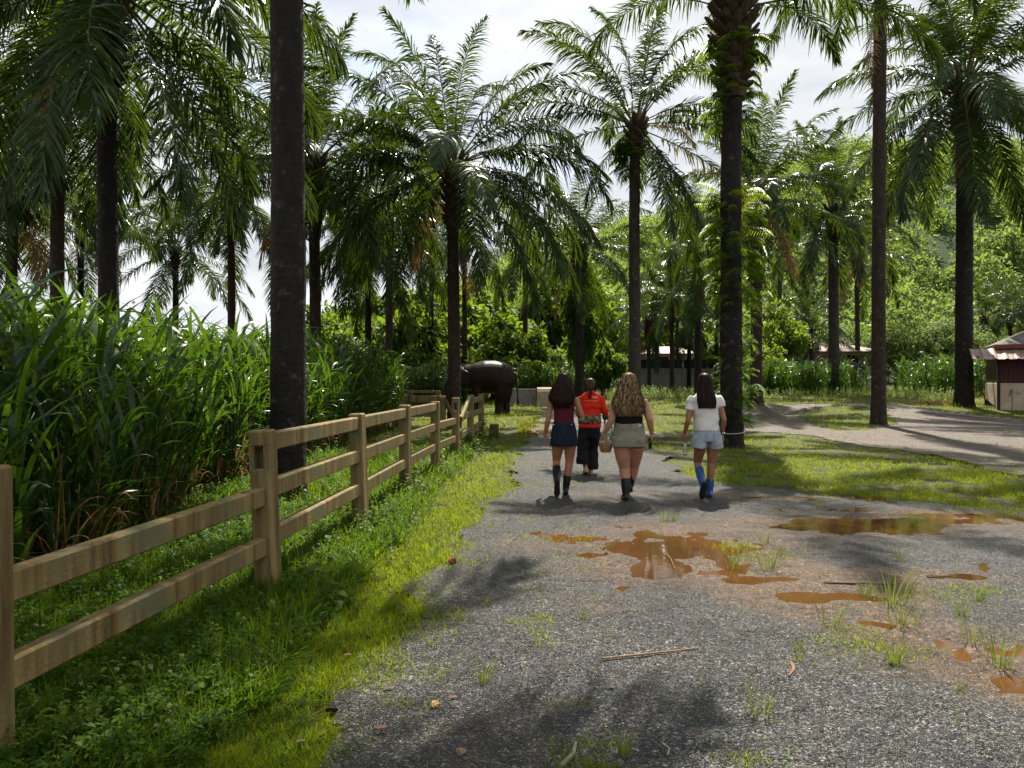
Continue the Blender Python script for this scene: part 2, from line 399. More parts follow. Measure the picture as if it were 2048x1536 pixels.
# water: brown silt under a smooth skin
def water_mat():
    m, n, l, p, o = new_mat('muddy water')
    t = n.new('ShaderNodeTexCoord'); z = n.new('ShaderNodeTexNoise'); z.inputs['Scale'].default_value = 1.1; z.inputs['Detail'].default_value = 4; l.new(t.outputs['Object'], z.inputs['Vector'])
    rp = ramp(n, [(.35, (.052, .024, .009)), (.65, (.105, .048, .016))]); l.new(z.outputs['Fac'], rp.inputs['Fac']); l.new(rp.outputs['Color'], p.inputs['Base Color'])
    p.inputs['Roughness'].default_value = .05; p.inputs['IOR'].default_value = 1.33
    z2 = n.new('ShaderNodeTexNoise'); z2.inputs['Scale'].default_value = 9; z2.inputs['Detail'].default_value = 2; l.new(t.outputs['Object'], z2.inputs['Vector'])
    b = n.new('ShaderNodeBump'); b.inputs['Strength'].default_value = .06; b.inputs['Distance'].default_value = .01; l.new(z2.outputs['Fac'], b.inputs['Height']); l.new(b.outputs['Normal'], p.inputs['Normal'])
    return m
M['water'] = water_mat()

# ------------------------------------------------------------------ regions of the land (plan view polygons)
def flat(px, py):
    d = EYE * FPX / (py - HY); return ((px - CX) / FPX * d, d)
def gxy(px, py):
    g = ground_at(px, py); return (g.x, g.y)
PATH = [(-.95, .3), (-.80, 2.2), flat(672, 1500), flat(698, 1330), flat(850, 1245), flat(845, 1170), flat(900, 1115), flat(955, 1062), flat(1018, 965), flat(1030, 905), (.85, 27), (1.7, 40), (3.0, 52), (7.5, 70),
        (12, 74), (9, 66), (6.2, 52), (4.9, 42), (4.0, 30), (3.5, 20), flat(1310, 900), flat(1362, 946), flat(1478, 972), flat(1600, 986), flat(1760, 1002), flat(2048, 1022), (12, 8.0), (20, 7), (20, .3)]
YARD = [flat(1255, 874), flat(1480, 874), flat(1500, 862), flat(1600, 868), flat(1700, 885), flat(1900, 918), flat(2048, 950), (14, 11), (30, 10), (42, 30), gxy(2048, 836), gxy(1960, 832), gxy(1880, 820), gxy(1800, 806),
        gxy(1640, 806), gxy(1500, 812), gxy(1440, 817), gxy(1300, 813), gxy(1200, 812)]
ISLAND = [flat(1262, 830), flat(1300, 824), flat(1420, 822), flat(1480, 833), flat(1470, 855), flat(1400, 866), flat(1320, 868), flat(1270, 855)]
KPATCH = [flat(1600, 836), flat(1680, 826), flat(1770, 832), flat(1790, 846), flat(1760, 858), flat(1680, 862), flat(1625, 852)]

def in_poly(X, Y, poly):
    r = np.zeros(X.shape, bool); n = len(poly)
    for i in range(n):
        x1, y1 = poly[i]; x2, y2 = poly[(i + 1) % n]
        c = ((y1 > Y) != (y2 > Y)) & (X < (x2 - x1) * (Y - y1) / ((y2 - y1) + 1e-12) + x1)
        r ^= c
    return r
def wob(X, Y, a=.3):
    k = 1 + np.clip(Y / 25, 0, 2)
    return X + a * k * (fbm(X * 1.3, Y * .9, 11) - .5) * 2, Y + a * k * (fbm(X * 1.1 + 7, Y * 1.1, 21) - .5) * 2
def is_path(X, Y, a=.3):
    x, y = wob(X, Y, a); return in_poly(x, y, PATH)
def is_yard(X, Y, a=.3):
    x, y = wob(X, Y, a); return in_poly(x, y, YARD) & ~in_poly(x, y, ISLAND) & ~in_poly(x, y, KPATCH)

# ------------------------------------------------------------------ ground sheet
def grid_mesh(xs, ys, zf):
    X, Y = np.meshgrid(xs, ys); Z = zf(X, Y)
    nx, ny = len(xs), len(ys)
    V = np.stack([X, Y, Z], -1).reshape(-1, 3)
    i = (np.arange(ny - 1)[:, None] * nx + np.arange(nx - 1)[None, :]).ravel()
    return V, np.stack([i, i + 1, i + nx + 1, i + nx], -1)
xs = np.concatenate([np.linspace(-900, -60, 22), np.linspace(-55, -16, 28), np.linspace(-15, 26, 110), np.linspace(27, 60, 28), np.linspace(64, 900, 24)])
ys = np.concatenate([np.linspace(-60, 0, 10), np.linspace(.5, 40, 120), np.linspace(41, 120, 60), np.linspace(130, 1500, 40)])
V, Q = grid_mesh(xs, ys, lambda X, Y: Hn(X, Y) - np.where(Y < 16, .05, .022) - .055 * in_poly(X, Y, PATH) * (Y < 16) + .03 * (fbm(X * .8, Y * .8, 3) - .5))
obj('ground', np_mesh('ground', V, Q, mat=M['soil'], smooth=True), kind='structure')

# puddle basins: (photo pixel, half-size across m, half-size along m, depth)
BASINS = [((1345, 1085), .68, .9, .023), ((1380, 1143), .60, .24, .025), ((1240, 1105), .3, .2, .008), ((1690, 1050), 1.05, .42, .026), ((1890, 1040), .9, .28, .018), ((1560, 990), .9, .18, .022), ((1880, 1028), .9, .14, .022),
          ((1660, 1190), .42, .15, .026), ((1550, 1155), .3, .08, .020), ((1500, 1160), .4, .10, .015), ((1590, 1195), .2, .10, .022), ((1850, 1150), .5, .09, .020), ((1770, 1240), .45, .2, .011), ((1990, 1295), .45, .3, .013), ((2060, 1370), .25, .2, .020), ((1060, 1075), .45, .2, .010),
          ((1105, 862), .8, 1.0, .024), ((1090, 845), .7, 1.3, .024), ((1440, 1100), .5, .5, .016)]
BAS = [(*flat(*p), a, b, d) for p, a, b, d in BASINS]
LEVEL = -.012
def path_z(X, Y):
    z = Hn(X, Y) + (1 - .75 * ss(12, 17, Y)) * (.016 * (fbm(X * 2.2, Y * 2.2, 31) - .5) + .034 * (fbm(X * 4.2, Y * 3.0, 41, 4) - .5) + .012 * (fbm(X * 11, Y * 11, 45, 2) - .5) + .010 * (fbm(X * .5, Y * .5, 51) - .5))
    for cx, cy, a, b, d in BAS:
        q = ((X - cx) / a) ** 2 + ((Y - cy) / b) ** 2
        z = z - d * np.exp(-q * 1.3)
    # faint wheel and rake lines
    return z
def sheet(name, mat, test, xs, ys, zf):
    V, Q = grid_mesh(xs, ys, zf)
    c = V[Q].mean(1); k = test(c[:, 0], c[:, 1]); Q = Q[k]
    u, inv = np.unique(Q, return_inverse=True)
    return obj(name, np_mesh(name, V[u], inv.reshape(-1, 4), mat=mat, smooth=True), kind='structure')
gx = np.concatenate([np.arange(-2.4, 9.5, .05), np.arange(9.6, 20, .3)])
gy = np.concatenate([np.arange(.6, 14.5, .05), np.arange(14.6, 34, .2), np.arange(34.5, 76, .6)])
gp = sheet('gravel_path', M['gravel'], lambda X, Y: is_path(X, Y), gx, gy, path_z)
co = np.empty(len(gp.data.vertices) * 3); gp.data.vertices.foreach_get('co', co); co = co.reshape(-1, 3); mud = np.zeros(len(co))
for cx, cy, a, b, dd in BAS:
    mud += dd / .020 * np.exp(-(((co[:, 0] - cx) / (a + .18)) ** 2 + ((co[:, 1] - cy) / (b + .18)) ** 2) * .75)
mud = np.clip(mud * (.25 + 1.3 * fbm(co[:, 0] * 3, co[:, 1] * 2.2, 55)) - .12, 0, .9)
at_m = gp.data.attributes.new('mud', 'FLOAT', 'POINT'); at_m.data.foreach_set('value', mud.astype(np.float32))
sheet('dirt_yard', M['yard'], lambda X, Y: is_yard(X, Y) & ~is_path(X, Y), np.arange(2, 44, .18), np.arange(9, 46, .18), lambda X, Y: Hn(X, Y) - .004 + .03 * (fbm(X * 1.2, Y * 1.2, 61) - .5))
# standing water, one sheet per pool
def puddle(x0, x1, y0, y1, dz=0.0):
    V, Q = grid_mesh(np.linspace(x0, x1, 3), np.linspace(y0, y1, 3), lambda X, Y: LEVEL + dz + 0 * X)
    obj('puddle', np_mesh('puddle', V, Q, mat=M['water']), kind='structure')
def pool(pxs, dz=0.0):
    pts = [flat(*p) for p in pxs]
    puddle(min(p[0] for p in pts), max(p[0] for p in pts), min(p[1] for p in pts), max(p[1] for p in pts), dz)
puddle(.5, 3.15, 5.9, 9.3); puddle(3.15, 7.0, 5.9, 8.8); puddle(.5, 6.0, 4.45, 5.9); puddle(1.6, 5.5, 3.0, 4.45); puddle(3.16, 5.2, 8.81, 10.1)
puddle(-.3, .5, 5.9, 8.5); puddle(.2, 3.2, 19, 30.5)

# ------------------------------------------------------------------ hill with its wood
RX = np.array([-200, -90, -45, -10, 10, 30, 55, 80, 110, 140, 180, 240, 400], float)
RZ = np.array([8, 12, 18, 30, 44, 46, 54, 66, 76, 78, 74, 66, 45], float)
def hill_z(X, Y):
    r = np.interp(X, RX, RZ)
    s = ss(85, 265, Y) ** .85 * (1 - .35 * ss(280, 480, Y))
    return r * s + 6 * (fbm(X * .02, Y * .02, 71) - .5) * s
V, Q = grid_mesh(np.linspace(-220, 420, 90), np.linspace(84, 480, 60), lambda X, Y: hill_z(X, Y) + Hn(X, Y) - .3)
obj('hill', np_mesh('hill', V, Q, mat=M['hill'], smooth=True), kind='structure')

def leaf_ball(k, seed, clumps, leaf, flat_=.8, cr=.30, shell=.55, np_=3):
    """k leaves in clumps filling a unit crown; returns ribbons of 3 points"""
    g = np.random.default_rng(seed)
    d = g.normal(size=(clumps, 3)); d /= np.linalg.norm(d, axis=1)[:, None]
    rad = shell + (1 - shell) * g.random(clumps) ** .6
    rad[: clumps // 5] *= g.random(clumps // 5)
    cc = d * rad[:, None] * np.array([1, 1, flat_]) * .85
    cc[:, 2] = np.where(cc[:, 2] < -.45, cc[:, 2] * .6, cc[:, 2])
    sz = cr * (.6 + .8 * g.random(clumps))
    ci = g.integers(0, clumps, k)
    o = g.normal(size=(k, 3)); o /= np.linalg.norm(o, axis=1)[:, None]
    P = cc[ci] + o * (sz[ci] * (.45 + .6 * g.random(k) ** .5))[:, None] * np.array([1, 1, .75])
    D = o + g.normal(size=(k, 3)) * .6 + np.array([0, 0, -.35]); D /= np.linalg.norm(D, axis=1)[:, None]
    up = np.array([0, 0, 1.]) + g.normal(size=(k, 3)) * .5
    W = np.cross(D, up); W /= np.linalg.norm(W, axis=1)[:, None] + 1e-9
    ln = leaf * (.6 + .8 * g.random(k))
    if np_ == 2:
        return strips(np.stack([P, P + D * ln[:, None]], 1), np.stack([W * (ln * .26)[:, None], W * (ln * .16)[:, None]], 1))
    Pn = np.stack([P, P + D * (ln * .45)[:, None], P + D * ln[:, None] + np.array([0, 0, -.15]) * ln[:, None]], 1)
    Wn = np.stack([W * (ln * .10)[:, None], W * (ln * .30)[:, None], W * (ln * .03)[:, None]], 1)
    return strips(Pn, Wn)

tpl = [leaf_ball(800, 80 + i, 22, .11, .85, .28, .6, 2) for i in range(6)]
k = 740
fx = rng.uniform(-60, 250, k * 3); fy = 86 + 200 * rng.random(k * 3) ** .9
keep = (fx / fy > -.24) & (fx / fy < .86)
fx, fy = fx[keep][:k], fy[keep][:k]
fs = rng.uniform(3.2, 6.8, len(fx))
fz = hill_z(fx, fy) + Hn(fx, fy) + fs * .55
V, Q = replicate(tpl, np.stack([fx, fy, fz], 1), rng.uniform(0, 6.28, len(fx)), np.stack([fs, fs, fs * rng.uniform(.75, 1.25, len(fx))], 1), rng.integers(0, 6, len(fx)))
obj('hillside_forest', np_mesh('hillside_forest', V, Q, mat=M['forest']), kind='stuff', label='dense green wood covering the far hillside', cat='forest')

# ------------------------------------------------------------------ short grass
def screen_points(k, x0, x1, y0, y1, g):
    px = g.uniform(x0, x1, k); py = g.uniform(y0, y1, k)
    d = EYE * FPX / (py - HY)
    for _ in range(12):
        d = .5 * d + .5 * (EYE - Hn((px - CX) / FPX * d, d)) * FPX / (py - HY)
    return (px - CX) / FPX * d, d
FENCE0 = (-1.845, 5.36); FDIR = (.066, 1.0)
def fence_x(Y): return FENCE0[0] + (Y - FENCE0[1]) * FDIR[0]
def cane_x(Y): return np.interp(Y, [0, 4, 6, 10, 14, 20, 26], [-3.2, -3.25, -3.5, -4.1, -4.2, -4.0, -3.8])
def bend_blades(X, Y, h, wd, g, n=3, lean=.5):
    k = len(X); a = g.uniform(0, 6.28, k); ln = lean * g.random(k)
    dx, dy = np.cos(a) * ln, np.sin(a) * ln
    s = np.linspace(0, 1, n)
    P = np.stack([X[:, None] + (dx * h)[:, None] * s ** 1.8, Y[:, None] + (dy * h)[:, None] * s ** 1.8, (Hn(X, Y) - .03)[:, None] + (h)[:, None] * s * (1 - .25 * ln[:, None] * s)], -1)
    b = g.uniform(0, 6.28, k)
    W = np.stack([np.cos(b), np.sin(b), 0 * b], -1)[:, None, :] * (wd[:, None] * np.array([.8, 1, .06] if n == 3 else [1, .06]))[..., None]
    return strips(P, W)
g = np.random.default_rng(5)
X, Y = screen_points(820000, -250, 2300, 771, 1700, g)
bare = fbm(X * 1.7, Y * 1.7, 90)
rag = .9 * (fbm(X * 3.1, Y * 3.1, 99) - .5)
jx, jy = X + rag + g.normal(size=len(X)) * .15, Y + rag * (1 + Y * .06) + g.normal(size=len(X)) * .15
ok = ~is_path(jx, jy, .38) & ~is_yard(jx, jy, .38)
ok |= is_yard(X, Y) & (fbm(X * .9, Y * .9, 111) > .58) & (g.random(len(X)) < .55)
ok |= is_path(X, Y) & (X < fence_x(Y) + 2.6) & (Y < 20) & (fbm(X * 5, Y * 5, 113) > .66) & (g.random(len(X)) < .5)
ok |= (is_path(X, Y) & ~is_path(X - .12, Y) & (bare > .45)) | (g.random(len(X)) < .004)
left = X < 2.0
cane_in = (X < cane_x(Y) - .6) & (Y < 30)
ok &= ~cane_in & (bare > np.where(left & (Y < 20), .30, np.where(Y < 24, .43, .32))) & (Y < 75)
# thin out where leafy weeds take over along and behind the fence
weedy = (X < fence_x(Y) + .30 + .7 * fbm(X * 1.5 + 3, Y * 1.1, 97) * np.interp(Y, [0, 6, 12], [1.1, .7, .2])) & (Y < 16)
ok &= ~weedy | (g.random(len(X)) < .6)
X, Y = X[ok], Y[ok]
weedy = weedy[ok]
h = (.032 + .05 * g.random(len(X)) ** 2) * (1 + Y * .045) * (.55 + .9 * fbm(X * .9, Y * .9, 95))
h *= np.where((Y > 22) & (X < 4), 1.5, 1) * np.where(Y > 34, 1.5, 1)
wd = .0016 + .00028 * Y + .0008 * g.random(len(X))
V, Q = bend_blades(X[~weedy], Y[~weedy], h[~weedy] * .9, wd[~weedy] * 1.5, g, 2, 2.4)
obj('lawn_grass', np_mesh('lawn_grass', V, Q, mat=M['lawn']), kind='stuff', label='short sunlit yellow-green grass beside the gravel path', cat='grass')
V, Q = bend_blades(X[weedy], Y[weedy], h[weedy] * 2.4, wd[weedy] * 1.9, g, 3, 1.5)
obj('verge_grass', np_mesh('verge_grass', V, Q, mat=M['lawn_dark']), kind='stuff', label='rank green grass among the weeds along the fence', cat='grass')

# ------------------------------------------------------------------ leafy weeds along and behind the fence
def herb(seed, nl=16, h=.26, leaf=.075):
    g = np.random.default_rng(seed); t = (np.arange(nl) + .6) / nl
    a = np.arange(nl) * 2.4 + g.uniform(0, 6); P0 = np.stack([.12 * h * np.sin(t * 3 + seed), .12 * h * np.cos(t * 2.3 + seed), t * h], -1)
    el = g.uniform(-.1, .8, nl); D = np.stack([np.cos(a) * np.cos(el), np.sin(a) * np.cos(el), np.sin(el)], -1)
    ln = leaf * (.6 + .7 * g.random(nl)) * (1.25 - .55 * t)
    W = np.stack([-np.sin(a), np.cos(a), 0 * a], -1) + g.normal(size=(nl, 3)) * .18
    P = np.stack([P0 + D * (ln * .15)[:, None], P0 + D * (ln * .6)[:, None], P0 + D * (ln * 1.15)[:, None] - np.array([0, 0, .35]) * ln[:, None]], 1)
    Wn = W[:, None, :] * (ln[:, None] * np.array([.07, .30, .02]))[..., None]
    st = np.array([[[0, 0, 0], [.05 * h, 0, h * .5], P0[-1]]]); sw = np.array([[[.003, 0, 0]] * 3])
    return merge([strips(P, Wn), strips(st, sw)])
ht = [herb(100 + i, 16 + i % 3 * 5, .16 + .05 * (i % 4), .042 + .010 * (i % 4)) for i in range(8)]
g = np.random.default_rng(9)
X, Y = screen_points(76000, -400, 1300, 800, 1750, g)
fx = fence_x(Y)
near = np.exp(-((X - fx - .1) / .35) ** 2)
ok = ~is_path(X + .12, Y, .3) & (X > cane_x(Y) - .9) & (Y < 24) & (X < 1.5)
den = np.where(X < fx, .5, 0) + .34 * near + np.where((X > fx) & (Y < 9), .24, .06)
den *= np.clip(1.75 * fbm(X * .8, Y * .8, 120) - .25, 0, 1.3)
ok &= g.random(len(X)) < den
X, Y = X[ok], Y[ok]
nr = near[ok]
pk = np.concatenate([[FENCE0[0] + .1 + SP_ * i * .066 + g.normal(size=22) * .20, FENCE0[1] + SP_ * i + g.normal(size=22) * .22] for i in range(0, 7) for SP_ in (2.49,)], 1)
X, Y = np.concatenate([X, pk[0]]), np.concatenate([Y, pk[1]]); nr = np.concatenate([nr, np.full(pk.shape[1], 2.6)])
s = (.34 + .62 * g.random(len(X)) ** 1.4) * (.75 + .35 * nr) * (.75 + Y * .03)
s *= np.where(X > fence_x(Y) + .7, .5, 1) * np.where(X < fence_x(Y) - .5, 1.55, 1)
V, Q = replicate(ht, np.stack([X, Y, Hn(X, Y) - .02], 1), g.uniform(0, 6.28, len(X)), s, g.integers(0, 8, len(X)), g.normal(size=(len(X), 2)) * .18)
obj('weeds', np_mesh('weeds', V, Q, mat=M['herb']), kind='stuff', label='low leafy green weeds under and behind the fence', cat='weeds')
# tall bright weeds in the far meadow
X, Y = screen_points(7000, 1000, 2100, 766, 800, g)
ok = ~is_path(X, Y, .3) & ~is_yard(X, Y, .3) & (Y > 38) & (Y < 64) & (fbm(X * .35, Y * .35, 130) > .46)
X, Y = X[ok], Y[ok]
V, Q = replicate(ht, np.stack([X, Y, Hn(X, Y) - .02], 1), g.uniform(0, 6.28, len(X)), 1.0 + 1.3 * g.random(len(X)), g.integers(0, 8, len(X)))
obj('meadow_weeds', np_mesh('meadow_weeds', V, Q, mat=M['fern']), kind='stuff', label='bright green weeds in the meadow beyond the dirt road', cat='weeds')

# ------------------------------------------------------------------ tall cane grass
def cane(seed, h=2.5, nl=11, leaf=1.0, wide=.029, dead=False):
    g = np.random.default_rng(seed); n = 7; s = np.linspace(0, 1, n)
    t = (np.linspace(.03, .35, nl) if dead else np.linspace(.16, .97, nl)) + g.uniform(-.02, .02, nl)
    a = np.arange(nl) * math.pi + g.uniform(-.8, .8, nl) + g.uniform(0, 6)
    lx, ly = g.normal() * .10, g.normal() * .10
    B = np.stack([lx * h * t ** 2, ly * h * t ** 2, t * h * .82], -1)
    el = g.uniform(1.15, 1.46, nl); ln = leaf * (.75 + .55 * g.random(nl)); droop = g.uniform(.22, 1.15, nl) * (1.25 if dead else 1)
    hz = np.stack([np.cos(a), np.sin(a), 0 * a], -1)
    ang = el[:, None] - (droop[:, None] * 2.0) * s ** 1.5
    dl = ln[:, None] / (n - 1)
    r = np.concatenate([np.zeros((nl, 1)), np.cumsum((np.cos(ang) * dl)[:, :-1], 1)], 1); z = np.concatenate([np.zeros((nl, 1)), np.cumsum((np.sin(ang) * dl)[:, :-1], 1)], 1)
    P = B[:, None, :] + hz[:, None, :] * r[..., None] + np.array([0, 0, 1.]) * z[..., None]
    tw = g.uniform(-.9, .9, nl)[:, None] * s
    side = np.stack([-np.sin(a), np.cos(a), 0 * a], -1)[:, None, :]; nrm = hz[:, None, :] * (-np.sin(ang))[..., None] + np.array([0, 0, 1.]) * np.cos(ang)[..., None]
    W = (side * np.cos(tw)[..., None] + nrm * np.sin(tw)[..., None]) * (wide * (.7 + .6 * g.random(nl))[:, None] * np.array([.45, .85, 1, .95, .75, .45, .04]))[..., None]
    parts = [strips(P, W)]
    q = np.linspace(0, 1, 4); sp = np.stack([lx * h * q ** 2, ly * h * q ** 2, q * h * .82], -1)
    for v in ((1, 0, 0), (0, 1, 0)):
        parts.append(strips(sp[None], (np.array(v)[None, :] * np.array([.011, .010, .008, .004])[:, None])[None]))
    return merge(parts)
ct = [cane(200 + i, 2.15 + .12 * (i % 5), 10 + i % 4, .95 + .06 * (i % 4)) for i in range(12)]
g = np.random.default_rng(12)
Yc = np.concatenate([g.uniform(2.2, 26, 1900), g.uniform(2.5, 30, 1500)])
dep = np.concatenate([g.random(1900) ** 1.2 * 2.4, 2.2 + g.random(1500) * 9])
Xc = cane_x(Yc) - dep + .25 * (fbm(Yc * .8, Yc * 0, 140) - .5)
# the stand closes off across at its far end
s = (.86 + .24 * g.random(len(Xc))) * (1 + .05 * np.clip(dep, 0, 3)) * np.where(dep < .35, .8, 1.0) * np.interp(Yc, [0, 5, 9, 26], [.80, .82, .84, .92])
def cane_field(name, X, Y, s, mat, tpl, g, **kw):
    V, Q = replicate(tpl, np.stack([X, Y, Hn(X, Y) - .03], 1), g.uniform(0, 6.28, len(X)), s, g.integers(0, len(tpl), len(X)), g.normal(size=(len(X), 2)) * .05)
    obj(name, np_mesh(name, V, Q, mat=mat), kind='stuff', **kw)
cane_field('tall_grass', Xc, Yc, s, M['cane'], ct, g, label='stand of tall arching fodder grass behind the fence', cat='grass')
dt = [cane(260 + i, 2.2, 7, .75, .013, True) for i in range(5)]
m = (dep < 1.6)
cane_field('dry_grass', Xc[m][::2], Yc[m][::2], s[m][::2], M['cane_dry'], dt, g, label='dry brown blades at the foot of the fodder grass', cat='grass')
# shorter cane stands across the dirt road and behind the elephant
def stand(x0, x1, y0, y1, k, sc_, name, label):
    X = g.uniform(x0, x1, k); Y = g.uniform(y0, y1, k)
    cane_field(name, X, Y, sc_ * (.8 + .4 * g.random(k)), M['cane'], ct, g, label=label, cat='grass')
stand(15.2, 22.5, 45.5, 50, 420, .75, 'cane_patch', 'patch of bright fodder grass below the grey house')
stand(24.5, 34, 41, 47, 480, .85, 'cane_patch', 'patch of bright fodder grass between the hut and the tall palms')
stand(-15, -1.5, 43, 47, 520, .85, 'cane_patch', 'dark fodder grass growing behind the elephant')
stand(-1, 7.0, 47, 51, 330, .8, 'cane_patch', 'dark fodder grass growing behind the concrete trough')

# ------------------------------------------------------------------ oil palms
def frond_mesh(seed, e0, bend, mat, L=6.0, nleaf=112, sparse=1.0):
    g = np.random.default_rng(seed)
    n = 40; t = np.linspace(0, 1, n)
    ang = np.radians(e0 - bend * t ** 1.6); side_sw = g.uniform(-.10, .10)
    ds = L / (n - 1)
    x = np.concatenate([[0], np.cumsum(np.cos(ang)[:-1] * ds)]); z = np.concatenate([[0], np.cumsum(np.sin(ang)[:-1] * ds)]); y = side_sw * L * t ** 2
    sp = np.stack([x, y, z], -1)
    tt = np.linspace(.17, .995, nleaf)
    parts = []
    for sd_ in (-1, 1):
        q = np.clip(tt + g.uniform(-.004, .004, nleaf), 0, 1)
        B = np.stack([np.interp(q, t, sp[:, i]) for i in range(3)], -1)
        a = np.interp(q, t, ang)
        T = np.stack([np.cos(a), 0 * a, np.sin(a)], -1); U = np.stack([-np.sin(a), 0 * a, np.cos(a)], -1); S = np.array([0, 1., 0])[None] * sd_ * np.ones((nleaf, 1))
        prof = np.interp(q, [.17, .26, .5, .8, .95, 1], [.35, .72, 1.0, .82, .5, .30])
        ln = .90 * prof * (.8 + .4 * g.random(nleaf))
        fw = np.radians(np.interp(q, [.17, .6, 1], [72, 55, 20]) + g.normal(size=nleaf) * 9)
        lift = np.radians(g.choice([-12, 4, 20], nleaf) + g.normal(size=nleaf) * 8)
        D = T * np.cos(fw)[:, None] + (S * np.cos(lift)[:, None] + U * np.sin(lift)[:, None]) * np.sin(fw)[:, None]
        s = np.array([0, .35, .7, 1.0]); gr = g.uniform(.25, .65, nleaf)
        P = B[:, None, :] + D[:, None, :] * (ln[:, None] * s)[..., None]
        P[..., 2] -= (gr * ln)[:, None] * s ** 2.1
        W = T - D * (T * D).sum(1)[:, None]; W /= np.linalg.norm(W, axis=1)[:, None]
        tw = g.normal(size=nleaf) * .45; Nn = np.cross(D, W); W = W * np.cos(tw)[:, None] + Nn * np.sin(tw)[:, None]
        Wn = W[:, None, :] * ((.022 + .006 * g.random(nleaf))[:, None] * np.array([.55, 1, .85, .08]))[..., None]
        k = g.random(nleaf) < sparse
        parts.append(strips(P[k], Wn[k]))
    V, Q = merge(parts); nl = len(Q)
    mb = MB()
    idx = [0, 3, 7, 12, 18, 25, 32, 39]
    mb.tube([sp[i] for i in idx], [(.035, .075), (.030, .052), (.026, .038), (.022, .028), (.018, .02), (.014, .014), (.009, .009), (.004, .004)], 5, cap=False)
    rv = np.array([tuple(p) for p in mb.v]); rq = np.array(mb.f)
    V = np.concatenate([V, rv]); Q = np.concatenate([Q, rq + len(V) - len(rv)])
    me = np_mesh('frond', V, Q, mat=mat); me.materials.append(M['rachis'])
    mi = np.zeros(len(Q), np.int32); mi[nl:] = 1; me.polygons.foreach_set('material_index', mi)
    return me
CLASSES = [(84, 42), (72, 62), (58, 78), (44, 88), (28, 88), (12, 78), (-6, 66), (-28, 48), (-52, 30)]
FROND = {}
for ci, (e0, b) in enumerate(CLASSES):
    FROND[ci] = [frond_mesh(300 + ci * 10 + j, e0 + (j - 1) * 5, b * (.8 + .2 * j), M['frond']) for j in range(3)]
FROND_DRY = [frond_mesh(420 + j, -55 - 8 * j, 26, M['frond_dry'], sparse=.7) for j in range(2)]
FROND_YEL = [frond_mesh(430, -24, 30, M['frond_yellow'], sparse=.85), frond_mesh(431, -10, 45, M['frond_yellow'], sparse=.9)]

def trunk_mesh(h, r, seed, mat, rings=7.0, flare=1.25, rough=.05, lean=(0, 0)):
    g = np.random.default_rng(seed); ns = 20; nz = max(int(h / .07), 20)
    z = np.linspace(-.15, h, nz); th = np.arange(ns) / ns * 2 * math.pi
    Z, T = np.meshgrid(z, th, indexing='ij')
    base = r * (1 + (flare - 1) * np.exp(-np.clip(Z, 0, None) / .5)) * (1 - .16 * Z / h)
    saw = ((Z * rings + T / (2 * math.pi) * 1.0 + 1.2 * fbm(np.cos(T) * 1.5 + 4, Z * .6 + seed, 150)) % 1.0)
    rr = base * (1 + rough * .18 * (saw - .5) + rough * 2.0 * (fbm(np.cos(T) * 2 + 9 + seed, Z * 2.2 + np.sin(T) * 2, 160) - .5) + rough * 1.6 * (vnoise(np.cos(T) * 5 + 20, Z * 9 + np.sin(T) * 5, 170) - .5))
    q = Z / h
    ox = lean[0] * q + .05 * np.sin(q * 4 + seed) * q; oy = lean[1] * q + .05 * np.cos(q * 3 + seed) * q
    V = np.stack([rr * np.cos(T) + ox, rr * np.sin(T) + oy, Z], -1).reshape(-1, 3)
    i = (np.arange(nz - 1)[:, None] * ns + np.arange(ns)[None, :]); j = (np.arange(nz - 1)[:, None] * ns + (np.arange(ns)[None, :] + 1) % ns)
    Q = np.stack([i, j, j + ns, i + ns], -1).reshape(-1, 4)
    top = (lean[0] + .05 * math.sin(4 + seed), lean[1] + .05 * math.cos(3 + seed))
    return np_mesh('trunk', V, Q, mat=mat, smooth=True), top

def boots_mesh(seed, length=1.7, r=.26):
    g = random.Random(seed); mb = MB(); n = int(34 * length)
    for i in range(n):
        a = i * 2.39996; z = -length + length * i / n + .1
        k = i / n; sl = .16 + .22 * k * g.uniform(.6, 1.3); up = .5 + .5 * k
        d = Vector((math.cos(a), math.sin(a), 0)); p = d * (r * .86) + Vector((0, 0, z))
        e = p + d * sl * .75 + Vector((0, 0, sl * up * 1.2))
        mb.tube([p, p.lerp(e, .55) + d * .02, e], [(.05, .11), (.045, .085), (.03, .05)], 6, ref=d)
    mb.tube([(0, 0, -length), (0, 0, -length * .5), (0, 0, .15), (0, 0, .45)], [r * .9, r * 1.0, r * .8, r * .3], 14)
    return mb.mesh('leaf_bases', M['boots'])
BOOTS = [boots_mesh(1, 1.7), boots_mesh(2, 1.1), boots_mesh(3, 2.2)]

